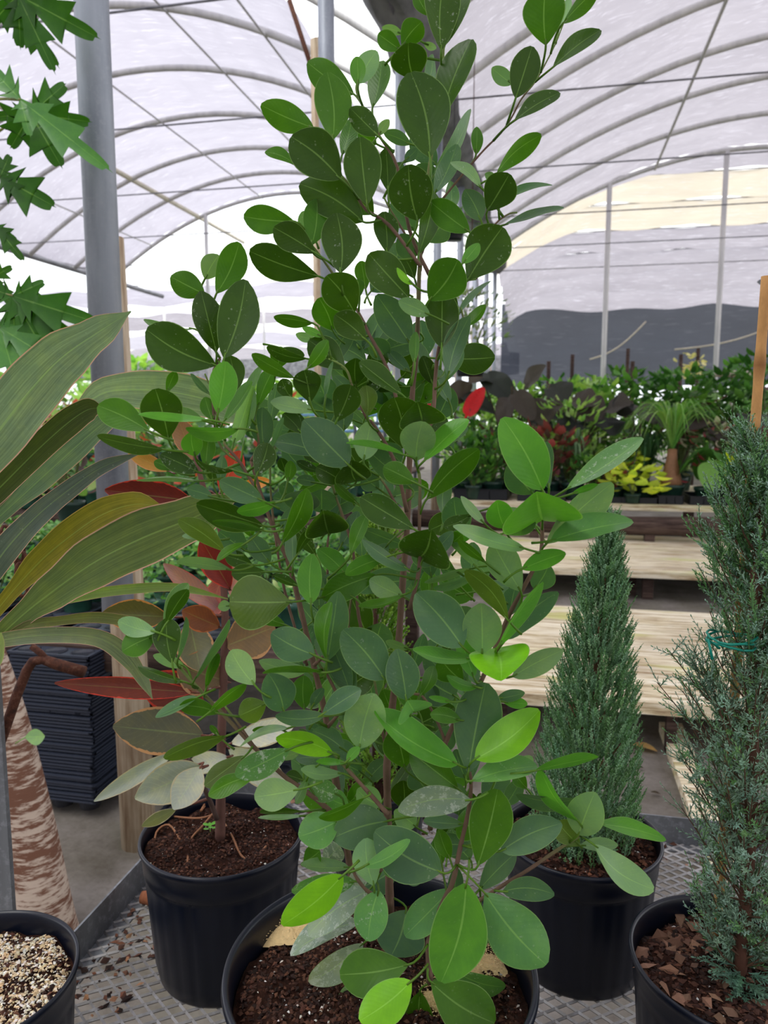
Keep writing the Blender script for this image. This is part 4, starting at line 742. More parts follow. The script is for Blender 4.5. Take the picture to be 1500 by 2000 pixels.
def papleaf(cx, cy, z, lobes, stem_to, col=C(52, 100, 24, .05), nrm=None):
    mb = MB(); c = P(cx, cy, z); rn = random.Random(cx * 7 + cy)
    for li, (tx, ty, dz, w_) in enumerate(lobes):
        T = P(tx, ty, z + dz); A = (T - c); Ln = A.length; A.normalize(); V = (CAMPOS - c).normalized(); S = A.cross(V).normalized(); N = S.cross(A).normalized(); v = []; f = []; uv = []; n = 42; wm = w_ / F * z / 2
        nt_ = 3
        for i in range(n + 1):
            t = i / n; base = wm * (.1 + .5 * math.sin(math.pi * min(1, t * .96)) ** .9) * (1 - t ** 3)
            tooth = wm * .85 * max(0, math.sin(math.pi * t)) * max(0, (((t * nt_ + .15) % 1.0) ** 1.6)) if .12 < t < .96 else 0
            sh = .17
            for q, off in ((-1, 0), (0, 0), (1, sh)):
                tt_ = wm * .8 * math.sin(math.pi * t ** .8) * (((t * nt_ + .15 + (.12 if q > 0 else 0)) % 1.0) ** 1.6) if .12 < t < .94 else 0
                lead = A * (tt_ * .55) if q else Vector((0, 0, 0))
                v.append(c + A * (Ln * t) + S * (q * (base * .8 + tt_ * .95)) + lead + N * ((base + tt_) * abs(q) * .22 - Ln * .12 * t * t)); uv.append((t, .5 + .47 * q, 0))
        for i in range(n):
            for j in range(2): f.append((i * 3 + j, i * 3 + j + 1, (i + 1) * 3 + j + 1, (i + 1) * 3 + j))
        mb.add(v, f, jit(col, .1, None, rn), uv)
    st = P(*stem_to); mb.tube(smooth_path([c, c.lerp(st, .5) + Vector((0, 0, .03)), st]), .004, 7, C(150, 150, 100)); rel(mb, pl).obj('leaf', M['leaf'], pap)
papleaf(35, -10, 2.2, [(188, 72, .0, 80), (105, 138, .02, 60), (40, 95, .03, 60), (-30, 60, 0, 60), (130, -40, 0, 60)], (-40, -60, 2.3))
papleaf(30, 20, 2.3, [(112, 128, .02, 56), (60, 92, .02, 50)], (-40, -60, 2.3), C(54, 98, 30, .05))
papleaf(60, 222, 2.3, [(132, 160, .02, 62), (176, 238, .0, 66), (118, 322, -.02, 84), (20, 290, 0, 66), (-20, 230, 0, 50)], (-60, 330, 2.35))
papleaf(40, 195, 2.2, [(206, 326, -.06, 70), (-20, 130, 0, 60), (58, 262, -.03, 46)], (-80, 240, 2.3), C(78, 128, 62, .1))
papleaf(0, 345, 2.25, [(104, 402, 0, 84), (48, 394, 0, 46), (20, 300, 0, 40)], (-80, 300, 2.3), C(50, 92, 28, .05))
papleaf(-10, 440, 2.3, [(46, 508, 0, 40), (32, 470, 0, 34)], (-80, 400, 2.3), C(50, 92, 28, .05))
papleaf(25, 578, 2.25, [(184, 628, -.04, 84), (160, 672, 0, 76), (96, 704, 0, 80), (30, 690, 0, 70), (90, 548, .04, 46), (-30, 560, 0, 60)], (-90, 590, 2.3))
papleaf(0, 640, 2.2, [(98, 700, -.03, 60), (36, 760, -.03, 56), (30, 640, 0, 40)], (-90, 620, 2.3), C(84, 134, 72, .1))
papleaf(-20, 545, 2.35, [(28, 600, 0, 40), (24, 520, 0, 36)], (-90, 540, 2.3), C(54, 98, 30, .05))
# ---------------------------------------------------------------- background plants
def green_pot(r, h, col=C(34, 66, 54)):
    return MB().lathe([(r * .72, 0), (r * .78, h * .2), (r * .93, h * .78), (r, h * .8), (r * 1.03, h), (r * .97, h), (r * .93, h * .85), (0.001, h * .84)], 20, col)
def bl(mb, B, d, ln, w_, col, rn, roll=0, fold=.2, curve=-.15, p=1.0, ns=5):
    d = d.normalized(); q = d.cross(Vector((0, 0, 1))); q = q.normalized() if q.length > .05 else Vector((1, 0, 0)); q = Matrix.Rotation(roll, 3, d) @ q; N = q.cross(d).normalized(); mb.leaf(B, B + d * ln, q, N, w_, col, fold=fold, curve=curve, p=p, pw=.8, ns=ns)
def bushy(mb, H, Rr, n, ll, lw, cols, rn, z0=0, up=.3):
    for _ in range(n):
        a = rn.uniform(0, 6.283); t = rn.random() ** .7; r = Rr * (rn.random() ** .5) * (.45 + .65 * math.sin(math.pi * min(1, .15 + .75 * t))); B = Vector((math.cos(a) * r, math.sin(a) * r, z0 + H * t)); d = Vector((math.cos(a) + rn.uniform(-.5, .5), math.sin(a) + rn.uniform(-.5, .5), rn.uniform(-.2, .6) + up)); bl(mb, B, d, ll * rn.uniform(.7, 1.2), lw * rn.uniform(.7, 1.2), jit(rn.choice(cols), .2, 0, rn), rn, rn.uniform(-.6, .6), ns=4)
    for _ in range(5):
        a = rn.uniform(0, 6.28); mb.tube([(0, 0, z0 - .02), (math.cos(a) * Rr * .5, math.sin(a) * Rr * .5, z0 + H * .8)], [.008 * H / .3, .003], 5, C(96, 110, 60), cap=False)
def fountain(mb, H, Rr, n, lw, cols, rn, z0=0):
    for _ in range(n):
        a = rn.uniform(0, 6.283); k = rn.uniform(.3, 1); d = Vector((math.cos(a), math.sin(a), 0)); s = d.cross(Vector((0, 0, 1))); v = []; f = []; m_ = 9; w_ = lw * rn.uniform(.7, 1.1); uv = []; hh = H * rn.uniform(.75, 1.05)
        for i in range(m_ + 1):
            t = i / m_; r = Rr * k * t ** 1.2; z = z0 + hh * (math.sin(t * math.pi * (.5 + .42 * k)) if k > .5 else t) ; h = w_ / 2 * (1 - t ** 2.2) + .0006
            for q in (-1, 0, 1): v.append(d * r + s * (q * h) + Vector((0, 0, z - (0 if q else h * .4)))); uv.append((t, .5 + .3 * q, 0))
        for i in range(m_):
            for j in range(2): f.append((i * 3 + j, i * 3 + j + 1, (i + 1) * 3 + j + 1, (i + 1) * 3 + j))
        mb.add(v, f, jit(rn.choice(cols), .15, 0, rn), uv)
def heart(mb, c, d, N, ln, w_, col, wave=.1):
    d = d.normalized(); q = d.cross(N).normalized(); N = q.cross(d).normalized(); v = [c]; f = []; uv = [(0, .5, 0)]; n = 26
    for i in range(n):
        a = 2 * math.pi * i / n; r = .5 * (1 + .28 * math.cos(a) ** 3); y = math.cos(a) * r * 1.15 + .15 - (.22 if abs(a - math.pi) < .2 else 0); x = math.sin(a) * r * 1.0
        v.append(c + d * (y * ln) + q * (x * w_) + N * (wave * w_ * (abs(x) * 1.2 + .25 * math.sin(a * 4)) - .25 * ln * max(0, y) ** 2)); uv.append((.5, .5 + x * .8, 0))
    for i in range(n): f.append((0, 1 + i, 1 + (i + 1) % n))
    mb.add(v, f, col, uv)
def big_leaves(mb, H, Rr, n, ln, cols, rn, z0=0, stem=C(90, 70, 60), droop=.1):
    for k in range(n):
        a = k * 2.4 + rn.uniform(-.4, .4); t = rn.uniform(.55, 1); e = Vector((math.cos(a) * Rr * t, math.sin(a) * Rr * t, z0 + H * rn.uniform(.6, 1))); mb.tube([(0, 0, z0 - .02), (e.x * .4, e.y * .4, z0 + (e.z - z0) * .65), e], [.008, .006, .004], 5, stem, cap=False)
        d = Vector((math.cos(a), math.sin(a), -droop + rn.uniform(-.4, .25))); N = Vector((rn.uniform(-.3, .3), rn.uniform(-.3, .3), 1)); heart(mb, e, d, N, ln * rn.uniform(.8, 1.15), ln * .8 * rn.uniform(.85, 1.1), jit(rn.choice(cols), .15, 0, rn))
def plant(name, label, cat, loc, pot, build, rz=0, group=None, potcol=C(30, 58, 48), mat='small'):
    t = thing(name, label, cat, loc, rz, group); rn = random.Random(hash((round(loc[0], 2), round(loc[1], 2), name)) if False else int(abs(loc[0] * 977 + loc[1] * 131)) + len(label))
    r, h = pot
    if r: green_pot(r, h, potcol).obj('pot', M['pot'], t)
    mb = MB(); build(mb, rn, h * .85); mb.obj('foliage', M[mat], t); return t
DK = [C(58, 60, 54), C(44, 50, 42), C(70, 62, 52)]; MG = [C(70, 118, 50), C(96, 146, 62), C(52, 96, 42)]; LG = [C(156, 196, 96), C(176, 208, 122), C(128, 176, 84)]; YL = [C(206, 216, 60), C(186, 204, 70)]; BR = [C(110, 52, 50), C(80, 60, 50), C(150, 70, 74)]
def on3(px, dy): return PY(px, 900, f3 + dy).x
f3z = B3Z
# trays on the raised bench
def tray(mb, w_, d, h, nx, ny, col=C(26, 30, 36)):
    mb.box((0, 0, 0), (w_, d, .006), col)
    for a, b in (((0, 0, 0), (w_, .006, h)), ((0, d - .006, 0), (w_, d, h)), ((0, 0, 0), (.006, d, h)), ((w_ - .006, 0, 0), (w_, d, h))): mb.box(a, b, col)
    mb.box((-.012, -.012, h - .006), (w_ + .012, 0, h), col); mb.box((-.012, d, h - .006), (w_ + .012, d + .012, h), col)
    for i in range(1, nx): mb.box((w_ * i / nx - .004, 0, 0), (w_ * i / nx + .004, d, h * .75), col)
tr_lab = ['holding the glossy green plants near the red flower', 'beside the gap left of the yellow leaf plant', 'with a round hole, under the yellow leaf plant', 'under the pony tail palm', 'right of the pony tail palm', 'at the bamboo cane end']
for k, (px, pw, h) in enumerate(((886, 110, .13), (1010, 100, .12), (1178, 110, .07), (1284, 55, .1), (1345, 90, .1), (1450, 90, .1))):
    p = PY(px, 1000, f3 + .12); q = PY(px + pw, 1000, f3 + .12); mb = MB(); tray(mb, q.x - p.x - .03, .5, h, 3, 2); tag(mb.obj('plant_tray', M['pot'], smooth=False, loc=(p.x, f3 + .1, f3z)), 'black plastic tray on the raised bench ' + tr_lab[k], 'tray')
mz = f3z + .01
def B3(name, label, cat, px, dy, pot, build, **k): return plant(name, label, cat, (on3(px, dy), f3 + dy, mz), pot, build, **k)
B3('glossy_plant', 'upright glossy green plant in dark pot at the gutter end of the raised bench', 'potted plant', 905, .3, (.13, .2), lambda m, r, z: bushy(m, .6, .28, 110, .15, .07, MG, r, z, .9))
B3('glossy_plant', 'upright glossy green plant just right of its twin, under the red flower', 'potted plant', 962, .3, (.13, .2), lambda m, r, z: bushy(m, .55, .24, 110, .14, .06, MG, r, z, .9))
def anth(m, r, z):
    big_leaves(m, .5, .3, 9, .22, MG, r, z)
    heart(m, Vector((.12, -.1, z + .86)), Vector((.5, 0, .9)), Vector((0, -1, .3)), .34, .2, C(214, 30, 34)); m.tube([(0, 0, z), (.12, -.1, z + .86)], .008, 5, C(120, 60, 50)); heart(m, Vector((-.3, -.1, z + .8)), Vector((-.5, 0, .5)), Vector((0, -1, .3)), .24, .16, C(160, 30, 40))
B3('anthurium', 'plant with a bright red flower leaf standing above its neighbours', 'potted plant', 900, .8, (.14, .22), anth)
def ears(name, label, base_px, dy, lv, cols=DK):
    """an elephant ear whose leaves (x, y, x tip, y tip, width) stand at their own places around its crown"""
    bp = (on3(base_px, dy), f3 + dy, mz); t = thing(name, label, 'potted plant', bp); green_pot(.15, .22, C(30, 58, 48)).obj('pot', M['pot'], t); rn = random.Random(base_px); mb = MB()
    for k, (x, y, tx, ty, w_) in enumerate(lv):
        d = f3 + dy + rn.uniform(-.35, .35); A = PY(x, y, d); T = PY(tx, ty, d - rn.uniform(.05, .3)); q = (T - A); wm = w_ / F * d; c = (A + T) / 2 - Vector(bp); q.normalize(); N = Vector((rn.uniform(-.3, .3), -.8, 1)).normalized(); N = (N - q * N.dot(q)).normalized()
        heart(mb, c, q, N, max((T - A).length, wm * .6) * .95, wm * 1.05, jit(rn.choice(cols), .15, 0, rn), .22); a = A - Vector(bp); mb.tube(smooth_path([Vector((0, 0, .15)), Vector((a.x * .5, a.y * .5, .15 + (a.z - .15) * .6)), a]), .012, 6, C(96, 84, 66), cap=False)
    mb.obj('foliage', M['small'], t)
ears('dark_elephant_ear', 'tall elephant ear with near black leaves rising at the gutter end of the raised bench', 1000, 1.0, [(935, 725, 985, 762, 50), (1022, 765, 1050, 725, 44), (1000, 755, 1030, 800, 40), (1000, 765, 985, 808, 40), (1075, 750, 1095, 770, 60), (965, 745, 930, 740, 40)])
ears('dark_elephant_ear', 'elephant ear with one flat dark leaf over the red flower', 895, .9, [(915, 785, 890, 760, 60), (885, 765, 945, 790, 40)])
ears('dark_elephant_ear', 'elephant ear with drooping dark leaves in the middle of the raised bench', 1110, .95, [(1085, 775, 1060, 810, 60), (1110, 780, 1150, 785, 60), (1100, 800, 1050, 815, 46), (1130, 795, 1160, 805, 70), (1180, 800, 1215, 790, 60), (1070, 815, 1060, 840, 30), (1140, 820, 1110, 835, 60), (1180, 815, 1190, 835, 60)])
ears('dark_elephant_ear', 'elephant ear with a pair of cupped dark leaves', 1245, 1.0, [(1235, 785, 1215, 800, 50), (1255, 785, 1272, 812, 50)], [C(50, 52, 48), C(76, 72, 66)])
ears('dark_elephant_ear', 'greyish broad leaved plant just above the pony tail palm', 1320, 1.1, [(1310, 800, 1350, 815, 50), (1330, 800, 1300, 820, 46), (1370, 835, 1410, 850, 60)], [C(92, 90, 84), C(70, 64, 62)])
B3('snake_plant', 'clump of upright sword leaves behind the big pale ficus leaf', 'potted plant', 1120, .35, (.13, .2), lambda m, r, z: fountain(m, .62, .22, 26, .07, [C(86, 118, 80), C(110, 138, 96)], r, z))
B3('croton', 'red and brown leaved plant left of the sword leaf clump', 'potted plant', 1075, .45, (.13, .2), lambda m, r, z: bushy(m, .6, .3, 90, .2, .09, BR, r, z, .5))
B3('croton', 'dark red leaved plant behind the glossy green pair', 'potted plant', 985, .65, (.13, .2), lambda m, r, z: bushy(m, .6, .35, 90, .2, .08, BR + MG, r, z, .5))
B3('fern', 'light green fern in the middle of the raised bench', 'potted plant', 1110, .8, (.12, .2), lambda m, r, z: bushy(m, .95, .4, 160, .14, .05, LG, r, z, .4))
B3('yellow_leaf_plant', 'small lime yellow leafy plant in front of the raised bench plants', 'potted plant', 1238, .1, (.09, .1), lambda m, r, z: bushy(m, .3, .26, 60, .17, .12, [C(226, 234, 84), C(210, 226, 90)], r, z + .02, .1))
B3('yellow_leaf_plant', 'second lime yellow plant half hidden behind the first', 'potted plant', 1222, .5, (.09, .16), lambda m, r, z: bushy(m, .42, .2, 60, .13, .09, YL, r, z, .1))
def pony(m, r, z):
    m.lathe([(.13, z), (.11, z + .1), (.06, z + .3), (.05, z + .42), (.001, z + .43)], 14, C(160, 116, 84)); fountain(m, .55, .68, 110, .026, [C(112, 160, 70), C(88, 140, 62), C(140, 178, 96)], r, z + .4)
B3('pony_tail_palm', 'pony tail palm with arching grassy leaves and a swollen brown base', 'potted plant', 1312, .3, (.15, .2), pony)
B3('grassy_plant', 'dark grassy plant left of the pony tail palm', 'potted plant', 1262, .55, (.13, .2), lambda m, r, z: fountain(m, .6, .5, 90, .022, [C(52, 92, 48), C(40, 76, 40)], r, z))
B3('round_leaf_plant', 'plant with large round fresh green leaves right of the pony tail palm', 'potted plant', 1382, .25, (.13, .18), lambda m, r, z: big_leaves(m, .4, .22, 7, .34, [C(110, 160, 70), C(84, 136, 60)], r, z, droop=.8))
B3('speckled_plant', 'bushy plant with cream and pink leaves behind the round leaves', 'potted plant', 1400, .7, (.13, .2), lambda m, r, z: bushy(m, .7, .4, 150, .13, .07, [C(200, 196, 170), C(120, 140, 100), C(210, 90, 110), C(60, 84, 50)], r, z, .2))
B3('dark_red_philodendron', 'large leaved dark red plant at the bamboo cane end', 'potted plant', 1440, 1.0, (.15, .22), lambda m, r, z: big_leaves(m, 1.05, .65, 14, .45, [C(62, 48, 46), C(84, 52, 50), C(50, 60, 48)], r, z))
B3('pink_leaf_plant', 'small plant with pink leaves beside the cypress top', 'potted plant', 1470, .4, (.12, .2), lambda m, r, z: bushy(m, .6, .3, 80, .14, .08, [C(220, 80, 110), C(70, 90, 50), C(140, 50, 50)], r, z, .2))
for k, (px, dy, H, nm) in enumerate(((930, 1.6, 1.0, 'behind the red flower'), (1010, 1.9, 1.1, 'behind the tallest dark leaves'), (1090, 2.1, 1.25, 'behind the drooping dark leaves'), (1170, 1.9, 1.15, 'in the middle of the back row'), (1250, 2.0, 1.3, 'behind the cupped dark leaves'), (1330, 1.8, 1.3, 'above the pony tail palm'), (1410, 2.0, 1.35, 'near the pale flower head'), (1490, 1.8, 1.5, 'at the bamboo cane end'))):
    B3('leafy_plant', 'bushy green plant in the raised bench back row, ' + nm, 'potted plant', px, dy, (.16, .24), lambda m, r, z, H=H: bushy(m, H, .5, 240, .2, .085, MG + (LG if H < 1.3 else MG), r, z, .3))
for k, (px, dy, cols, nm) in enumerate(((925, .15, MG, 'small round one at the bench edge'), (1040, .2, BR, 'reddish one behind the pale ficus leaf'), (1150, .25, MG, 'narrow leaved one'), (1200, .3, MG + BR, 'mottled one'), (1440, .2, YL + MG, 'yellow and green one'))):
    B3('young_plant', 'small plant in green pot on the raised bench, ' + nm, 'potted plant', px, dy, (.1, .16), lambda m, r, z, c=cols: bushy(m, .36, .22, 90, .13, .055, c, r, z, .5))
# shrubs and palms standing on the ground further back
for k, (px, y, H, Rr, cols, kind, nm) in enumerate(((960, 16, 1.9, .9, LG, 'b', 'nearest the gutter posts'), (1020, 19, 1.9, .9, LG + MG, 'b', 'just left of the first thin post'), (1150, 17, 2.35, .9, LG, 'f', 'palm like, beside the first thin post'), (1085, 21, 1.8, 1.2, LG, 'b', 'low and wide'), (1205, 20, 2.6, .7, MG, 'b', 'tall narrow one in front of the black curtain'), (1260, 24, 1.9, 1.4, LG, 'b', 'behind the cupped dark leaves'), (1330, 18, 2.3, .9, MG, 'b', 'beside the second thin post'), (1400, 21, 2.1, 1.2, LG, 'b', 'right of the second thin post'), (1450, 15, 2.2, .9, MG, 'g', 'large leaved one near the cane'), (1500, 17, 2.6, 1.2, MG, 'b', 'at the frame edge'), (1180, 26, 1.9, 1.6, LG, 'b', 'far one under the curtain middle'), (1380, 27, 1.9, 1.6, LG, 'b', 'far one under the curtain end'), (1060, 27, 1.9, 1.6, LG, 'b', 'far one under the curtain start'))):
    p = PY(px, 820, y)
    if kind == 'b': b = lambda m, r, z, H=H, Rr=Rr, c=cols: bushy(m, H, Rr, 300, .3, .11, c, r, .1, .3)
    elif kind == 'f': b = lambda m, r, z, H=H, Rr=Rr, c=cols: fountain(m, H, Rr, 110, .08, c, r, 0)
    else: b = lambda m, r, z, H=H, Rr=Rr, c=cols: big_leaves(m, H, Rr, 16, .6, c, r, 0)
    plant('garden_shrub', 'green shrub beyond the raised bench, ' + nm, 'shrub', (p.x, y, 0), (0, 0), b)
pf = PY(1352, 720, 16); t = thing('pale_flower', 'pale yellow flower head on a tall stem above the shrubs', 'flower', (pf.x, 16, 0)); mb = MB(); rn = random.Random(3)
for _ in range(70): bl(mb, Vector((rn.gauss(0, .13), rn.gauss(0, .1), pf.z + rn.gauss(0, .12))), Vector((rn.uniform(-1, 1), rn.uniform(-1, 1), rn.uniform(-1, 1))), .12, .1, jit(C(236, 226, 170), .08, 0, rn), rn)
mb.obj('flower_head', M['small'], t); MB().tube([(0, 0, 0), (.02, 0, pf.z)], .02, 6, C(120, 140, 80)).obj('stem', M['small'], t)
for k, px in enumerate((1072, 1118, 1226, 1236, 1330, 1363)):
    p = PY(px, 700, 14 + (k % 3)); tag(MB().tube([(p.x, p.y, 0), (p.x, p.y, p.z + .12 * (k % 3) - .05)], .035, 6).obj('plant_stake', M['darkwood']), 'grey wooden stake among the shrubs, %s counted from the gutter side' % ORD[k], 'stake', 'stakes among the shrubs')
p = PY(1348, 758, 12); mb = MB(); mb.lathe([(.25, 0), (.27, .03), (.2, .07), (.001, .075)], 18, C(190, 176, 160)); mb.tube([(0, 0, -PY(1430, 735, 12).z), (0, 0, 0)], .02, 6, C(150, 140, 130)); tag(mb.obj('plant_stand', M['chips'], loc=(PY(1430, 735, 12).x, 12, PY(1430, 735, 12).z)), 'pale round disc on a thin stand in front of large green leaves', 'stand')
# hanging basket near the gutter posts
hp = PY(918, 735, 9.0); t = thing('hanging_basket', 'black hanging basket with sparse grey green shrub near the gutter posts', 'hanging plant', hp); green_pot(.2, .2, C(26, 30, 36)).obj('basket', M['pot'], t)
mb = MB(); bushy(mb, .75, .42, 260, .1, .035, [C(120, 140, 104), C(150, 160, 130), C(96, 116, 84)], random.Random(2), .18, .3); mb.obj('foliage', M['small'], t)
mb = MB()
for a in range(3): mb.tube([(.19 * math.cos(a * 2.1), .19 * math.sin(a * 2.1), .2), (0, 0, 1.6)], .004, 4, C(60, 60, 60))
mb.tube([(0, 0, 1.6), (0, 0, GH - hp.z)], .005, 4, C(60, 60, 60)); mb.obj('hanger', M['rust'], t)
hp = PY(885, 470, 9.5); t = thing('hanging_basket', 'upper hanging plant high beside the gutter posts', 'hanging plant', hp); green_pot(.14, .12, C(26, 30, 36)).obj('basket', M['pot'], t); mb = MB(); bushy(mb, .3, .35, 150, .12, .03, [C(110, 136, 100), C(90, 120, 90)], random.Random(5), .05, -.3); mb.tube([(0, 0, .1), (0, 0, GH - hp.z)], .005, 4, C(60, 60, 60)); mb.obj('foliage', M['small'], t)
hp = PY(1500, 560, 4.0); t = thing('hanging_tray', 'dark corner of a hanging tray at the right border above the cane', 'tray', (hp.x + .15, 4.0, hp.z)); MB().lathe([(.001, 0), (.15, 0), (.19, .03), (.195, .03), (.15, -.004)], 24, C(30, 34, 40)).obj('tray', M['pot'], t); MB().tube([(-.02, 0, .02), (-.02, 0, GH - hp.z)], .003, 5, C(60, 60, 60)).obj('hanger', M['rust'], t); MB().tube([(-.17, 0, 0), (-.175, 0, -.18)], .002, 5, C(200, 190, 170)).obj('cord', M['clothy'], t)
# ---------------------------------------------------------------- seedlings on the left benches
rs = random.Random(17)
def seedling(cols, pr=.078, ph2=.13, H=.09, n=46, ll=.05, lw=.03):
    t = thing('seedling_pot', 'x', 'potted seedling', (0, 0, -5)); green_pot(pr, ph2, C(44, 86, 70)).obj('pot', M['pot'], t)
    mb = MB(); bushy(mb, H, pr * 1.15, n, ll, lw, cols, rs, ph2 * .85, .25); mb.obj('foliage', M['small'], t); return t
SG = [C(110, 160, 84), C(84, 138, 62), C(140, 180, 110)]
protos = [seedling(SG), seedling(SG, H=.12), seedling(SG + [C(180, 196, 130)], H=.07, n=36), seedling(MG, H=.1)]
first = [True] * 4; cnt = 0
def place_seed(x, y, z, label, group, k=None, s=1.0):
    global cnt
    k = rs.randrange(4) if k is None else k; cnt += 1
    if first[k]: first[k] = False; r = protos[k]; r.location = (x, y, z); r.rotation_euler.z = rs.uniform(0, 6); r['label'] = label; r['group'] = group; r.scale = (s, s, s)
    else: dup(protos[k], (x, y, z), rs.uniform(0, 6), label, s, group)
L1 = 'green leafy seedling in a dark green pot on the nearest seedling bench'; L2 = 'green leafy seedling in a dark green pot on the second seedling bench'; L3 = 'green seedling pot on the far seedling bench'
for i in range(13):
    for j in range(9):
        x, y = -3.5 + i * .205 + rs.uniform(-.012, .012), 3.02 + j * .2 + rs.uniform(-.012, .012)
        if (i * 7 + j * 3) % 11 == 0: continue
        place_seed(x, y, SZ + .012, L1, 'seedlings on the nearest bench', s=rs.uniform(.9, 1.05))
for i in range(13):
    for j in range(7):
        if (i * 5 + j * 3) % 9 == 0: continue
        place_seed(-6.4 + i * .36 + rs.uniform(-.03, .03), 6.6 + j * .38, SZ + .012, L2, 'seedlings on the second bench', s=1.6)
for i in range(13):
    for j in range(3): place_seed(-9.8 + i * .58, 11.5 + j * .7, SZ + .012, L3, 'seedlings on the far bench', s=2.2)
for k, (px, y, cols, nm) in enumerate(((130, 5.8, BR + LG, 'between the striped leaves'), (20, 7.0, [C(214, 50, 70), C(200, 60, 80)], 'at the border below the papaya leaves'), (155, 9.6, [C(206, 84, 60)] + MG, 'left of the pipe post'), (520, 9.8, [C(206, 90, 80)] + MG, 'seen between the ficus stems'), (330, 6.0, [C(206, 90, 60)] + MG, 'right of the pipe post'), (270, 13.9, LG, 'far one right of the pipe post'), (360, 13.9, LG, 'far one beyond the white bay'), (60, 10.2, LG, 'pale one under the papaya leaves'))):
    p = PY(px, 850, y); plant('colourful_plant', 'potted plant with coloured leaves on a back bench, ' + nm, 'potted plant', (p.x, y, SZ + .01), (.12, .18), lambda m, r, z, c=cols, y=y: bushy(m, .5 + .05 * y, .28 + .03 * y, 110, .16, .08, c, r, z, .3), mat='small')
# outside greenery beyond the low roofs
for k, (px, y, H, Rr) in enumerate(((270, 34, 4.0, 2.5), (420, 40, 3, 3), (100, 36, 4.2, 3), (600, 40, 3.2, 3), (700, 33, 3, 2))):
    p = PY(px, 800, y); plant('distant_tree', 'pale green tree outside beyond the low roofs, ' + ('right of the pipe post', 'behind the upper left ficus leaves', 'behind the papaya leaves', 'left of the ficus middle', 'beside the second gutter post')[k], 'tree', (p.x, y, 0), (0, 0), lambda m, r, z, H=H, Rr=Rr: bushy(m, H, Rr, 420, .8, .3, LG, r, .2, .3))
for k, (x0, y, w_, h, c) in enumerate(((-11.5, 24, 4.5, .5, C(90, 100, 110)), (-7, 21, 3.4, .9, C(120, 160, 196)), (-4.6, 18, 2.2, .7, C(84, 90, 98)))):
    mb = MB(); z0 = .9 + .25 * k
    for j in range(4): mb.tube([(x0 + w_ * j / 3, y, 0), (x0 + w_ * j / 3, y, z0 + h)], .04, 6, c)
    for j in range(3): mb.tube([(x0, y, z0 + h * j / 2), (x0 + w_, y, z0 + h * j / 2)], .05, 6, c)
    tag(mb.obj('pipe_rack', M['chips']), ('grey pipe rack right of the pipe post far back', 'pale blue pipe rack behind the upper left ficus leaves', 'dark pipe rack left of the second gutter post')[k], 'rack')
# tray stack under the nearest seedling bench
def cell_tray(name, label, group=None, col=C(52, 58, 72)):
    t = thing(name, label, 'tray', (0, 0, 0), 0, group); mb = MB(); W_, D_, h = .36, .52, .05
    mb.box((0, 0, h - .008), (W_, .012, h), col); mb.box((0, D_ - .012, h - .008), (W_, D_, h), col); mb.box((0, 0, h - .008), (.012, D_, h), col); mb.box((W_ - .012, 0, h - .008), (W_, D_, h), col)
    mb.box((.008, .006, h - .012), (W_ - .008, D_ - .006, h - .006), col); mb.obj('rim', M['pot'], t, smooth=False)
    mb = MB()
    for i in range(3):
        for j in range(5): mb.lathe([(.034, 0), (.04, .002), (.046, h - .012)], 12, C(34, 38, 48), c=(.06 + i * .12, .055 + j * .103, 0)); mb.lathe([(.046, h - .006), (.046, h - .002), (.042, h - .002), (.040, h - .005), (.001, h - .0055)], 12, C(34, 38, 48), c=(.06 + i * .12, .055 + j * .103, 0))  # dark discs on the plate paint the shade inside the cell openings
    mb.obj('cells', M['pot'], t); return t
s0_ = PH(22, 1590, 0); sx = PY(22, 1590, 2.98)
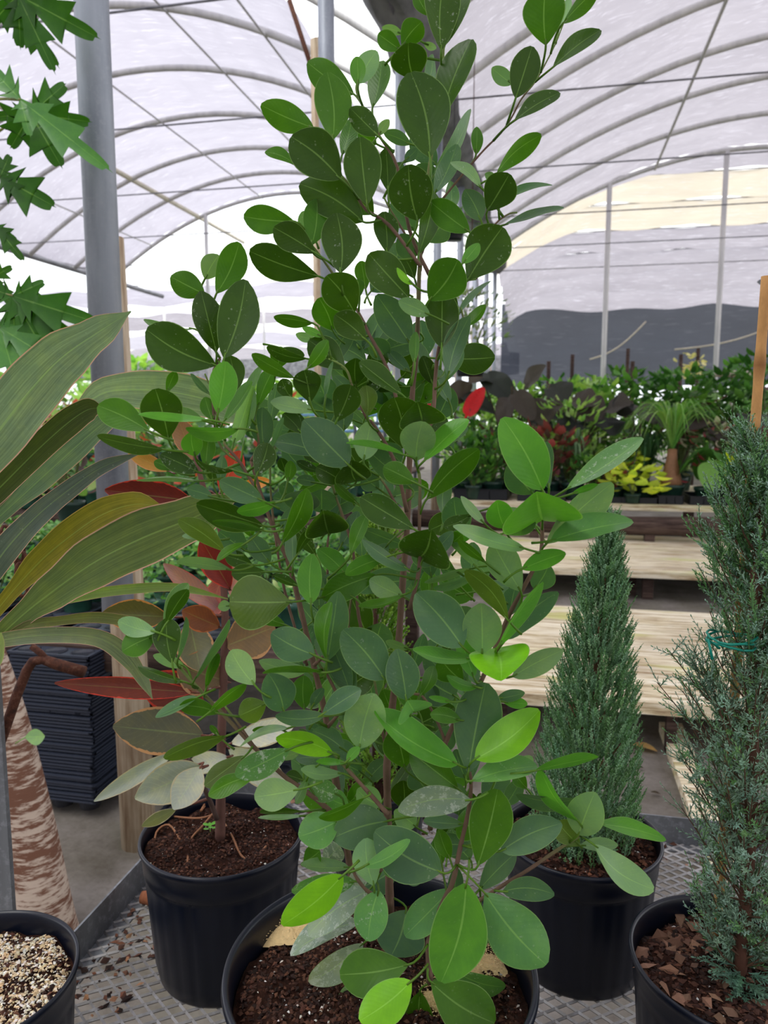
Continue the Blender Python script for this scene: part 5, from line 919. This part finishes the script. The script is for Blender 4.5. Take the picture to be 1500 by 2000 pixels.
base = PH(60, 1592, 0.02); tA = cell_tray('cell_tray', 'thin dark plastic cell tray in the tall stack under the seedling bench', 'trays in the tall stack'); y0 = 2.56; xl0 = -2.08
tA.location = (xl0, y0, .03)
for k in range(1, 42): dup(tA, (xl0 + rs.uniform(-.006, .006), y0 + rs.uniform(-.006, .006), .03 + k * .0145), rs.uniform(-.012, .012))
for k, (px, py_, rz, zz, nm) in enumerate(((160, 1600, .35, .02, 'lying beside the tall stack'), (275, 1560, -.1, .12, 'upper one right of the timber post'), (300, 1620, .05, .02, 'lower one right of the timber post'), (420, 1590, .1, .05, 'behind the rubber plant pot'))):
    p = PH(px, py_, zz); dup(tA, ((-1.66 if k == 0 else p.x), (2.72 if k == 0 else p.y + .05), zz), rz, 'grey plastic cell tray on the ground, ' + nm)['group'] = 'loose trays on the ground'
for k in range(4): dup(tA, (-2.75 + k * .42, 2.72, SZ + .004), 0, 'dark cell tray lying on the front edge of the nearest seedling bench', group='trays on the bench front edge')
lf = PH(70, 1438, .9); mb = MB(); mb.leaf(P(48, 1440, 2.2), P(88, 1438, 2.2), Vector((0, 0, 1)), Vector((.3, -1, 0)), .05, C(150, 190, 140, 0), p=1.2); mb.tube([P(50, 1440, 2.2), P(30, 1452, 2.28)], .002, 5, C(150, 180, 120)); tag(mb.obj('loose_leaf', M['leaf']), 'single pale green leaf poking out beside the papaya trunk', 'leaf')
# dry leaves on the concrete
for k, (px, py_) in enumerate(((1257, 1462), (1250, 1500), (1280, 1550))):
    p = PH(px, py_, .012); mb = MB(); s = (.06, .015, .02)[k]; mb.leaf(Vector((-s, s * .5, 0)), Vector((s, -s * .5, .004)), Vector((.3, 1, 0)).normalized(), Vector((0, 0, 1)), s, C(196, 160, 110, 0) if k == 0 else C(60, 44, 36, 0), curve=.1, p=1); tag(mb.obj('dry_leaf', M['leaf'], loc=p), ('tan dry leaf lying on the concrete under the low bench', 'small dark dry scrap nearest the tan dry leaf', 'dark dry scrap beside the mesh bench rail')[k], 'leaf')
print('seedlings', cnt)
for o in list(SC.objects):
    if o.type == 'EMPTY' and o.get('label') == 'x': bpy.data.objects.remove(o)
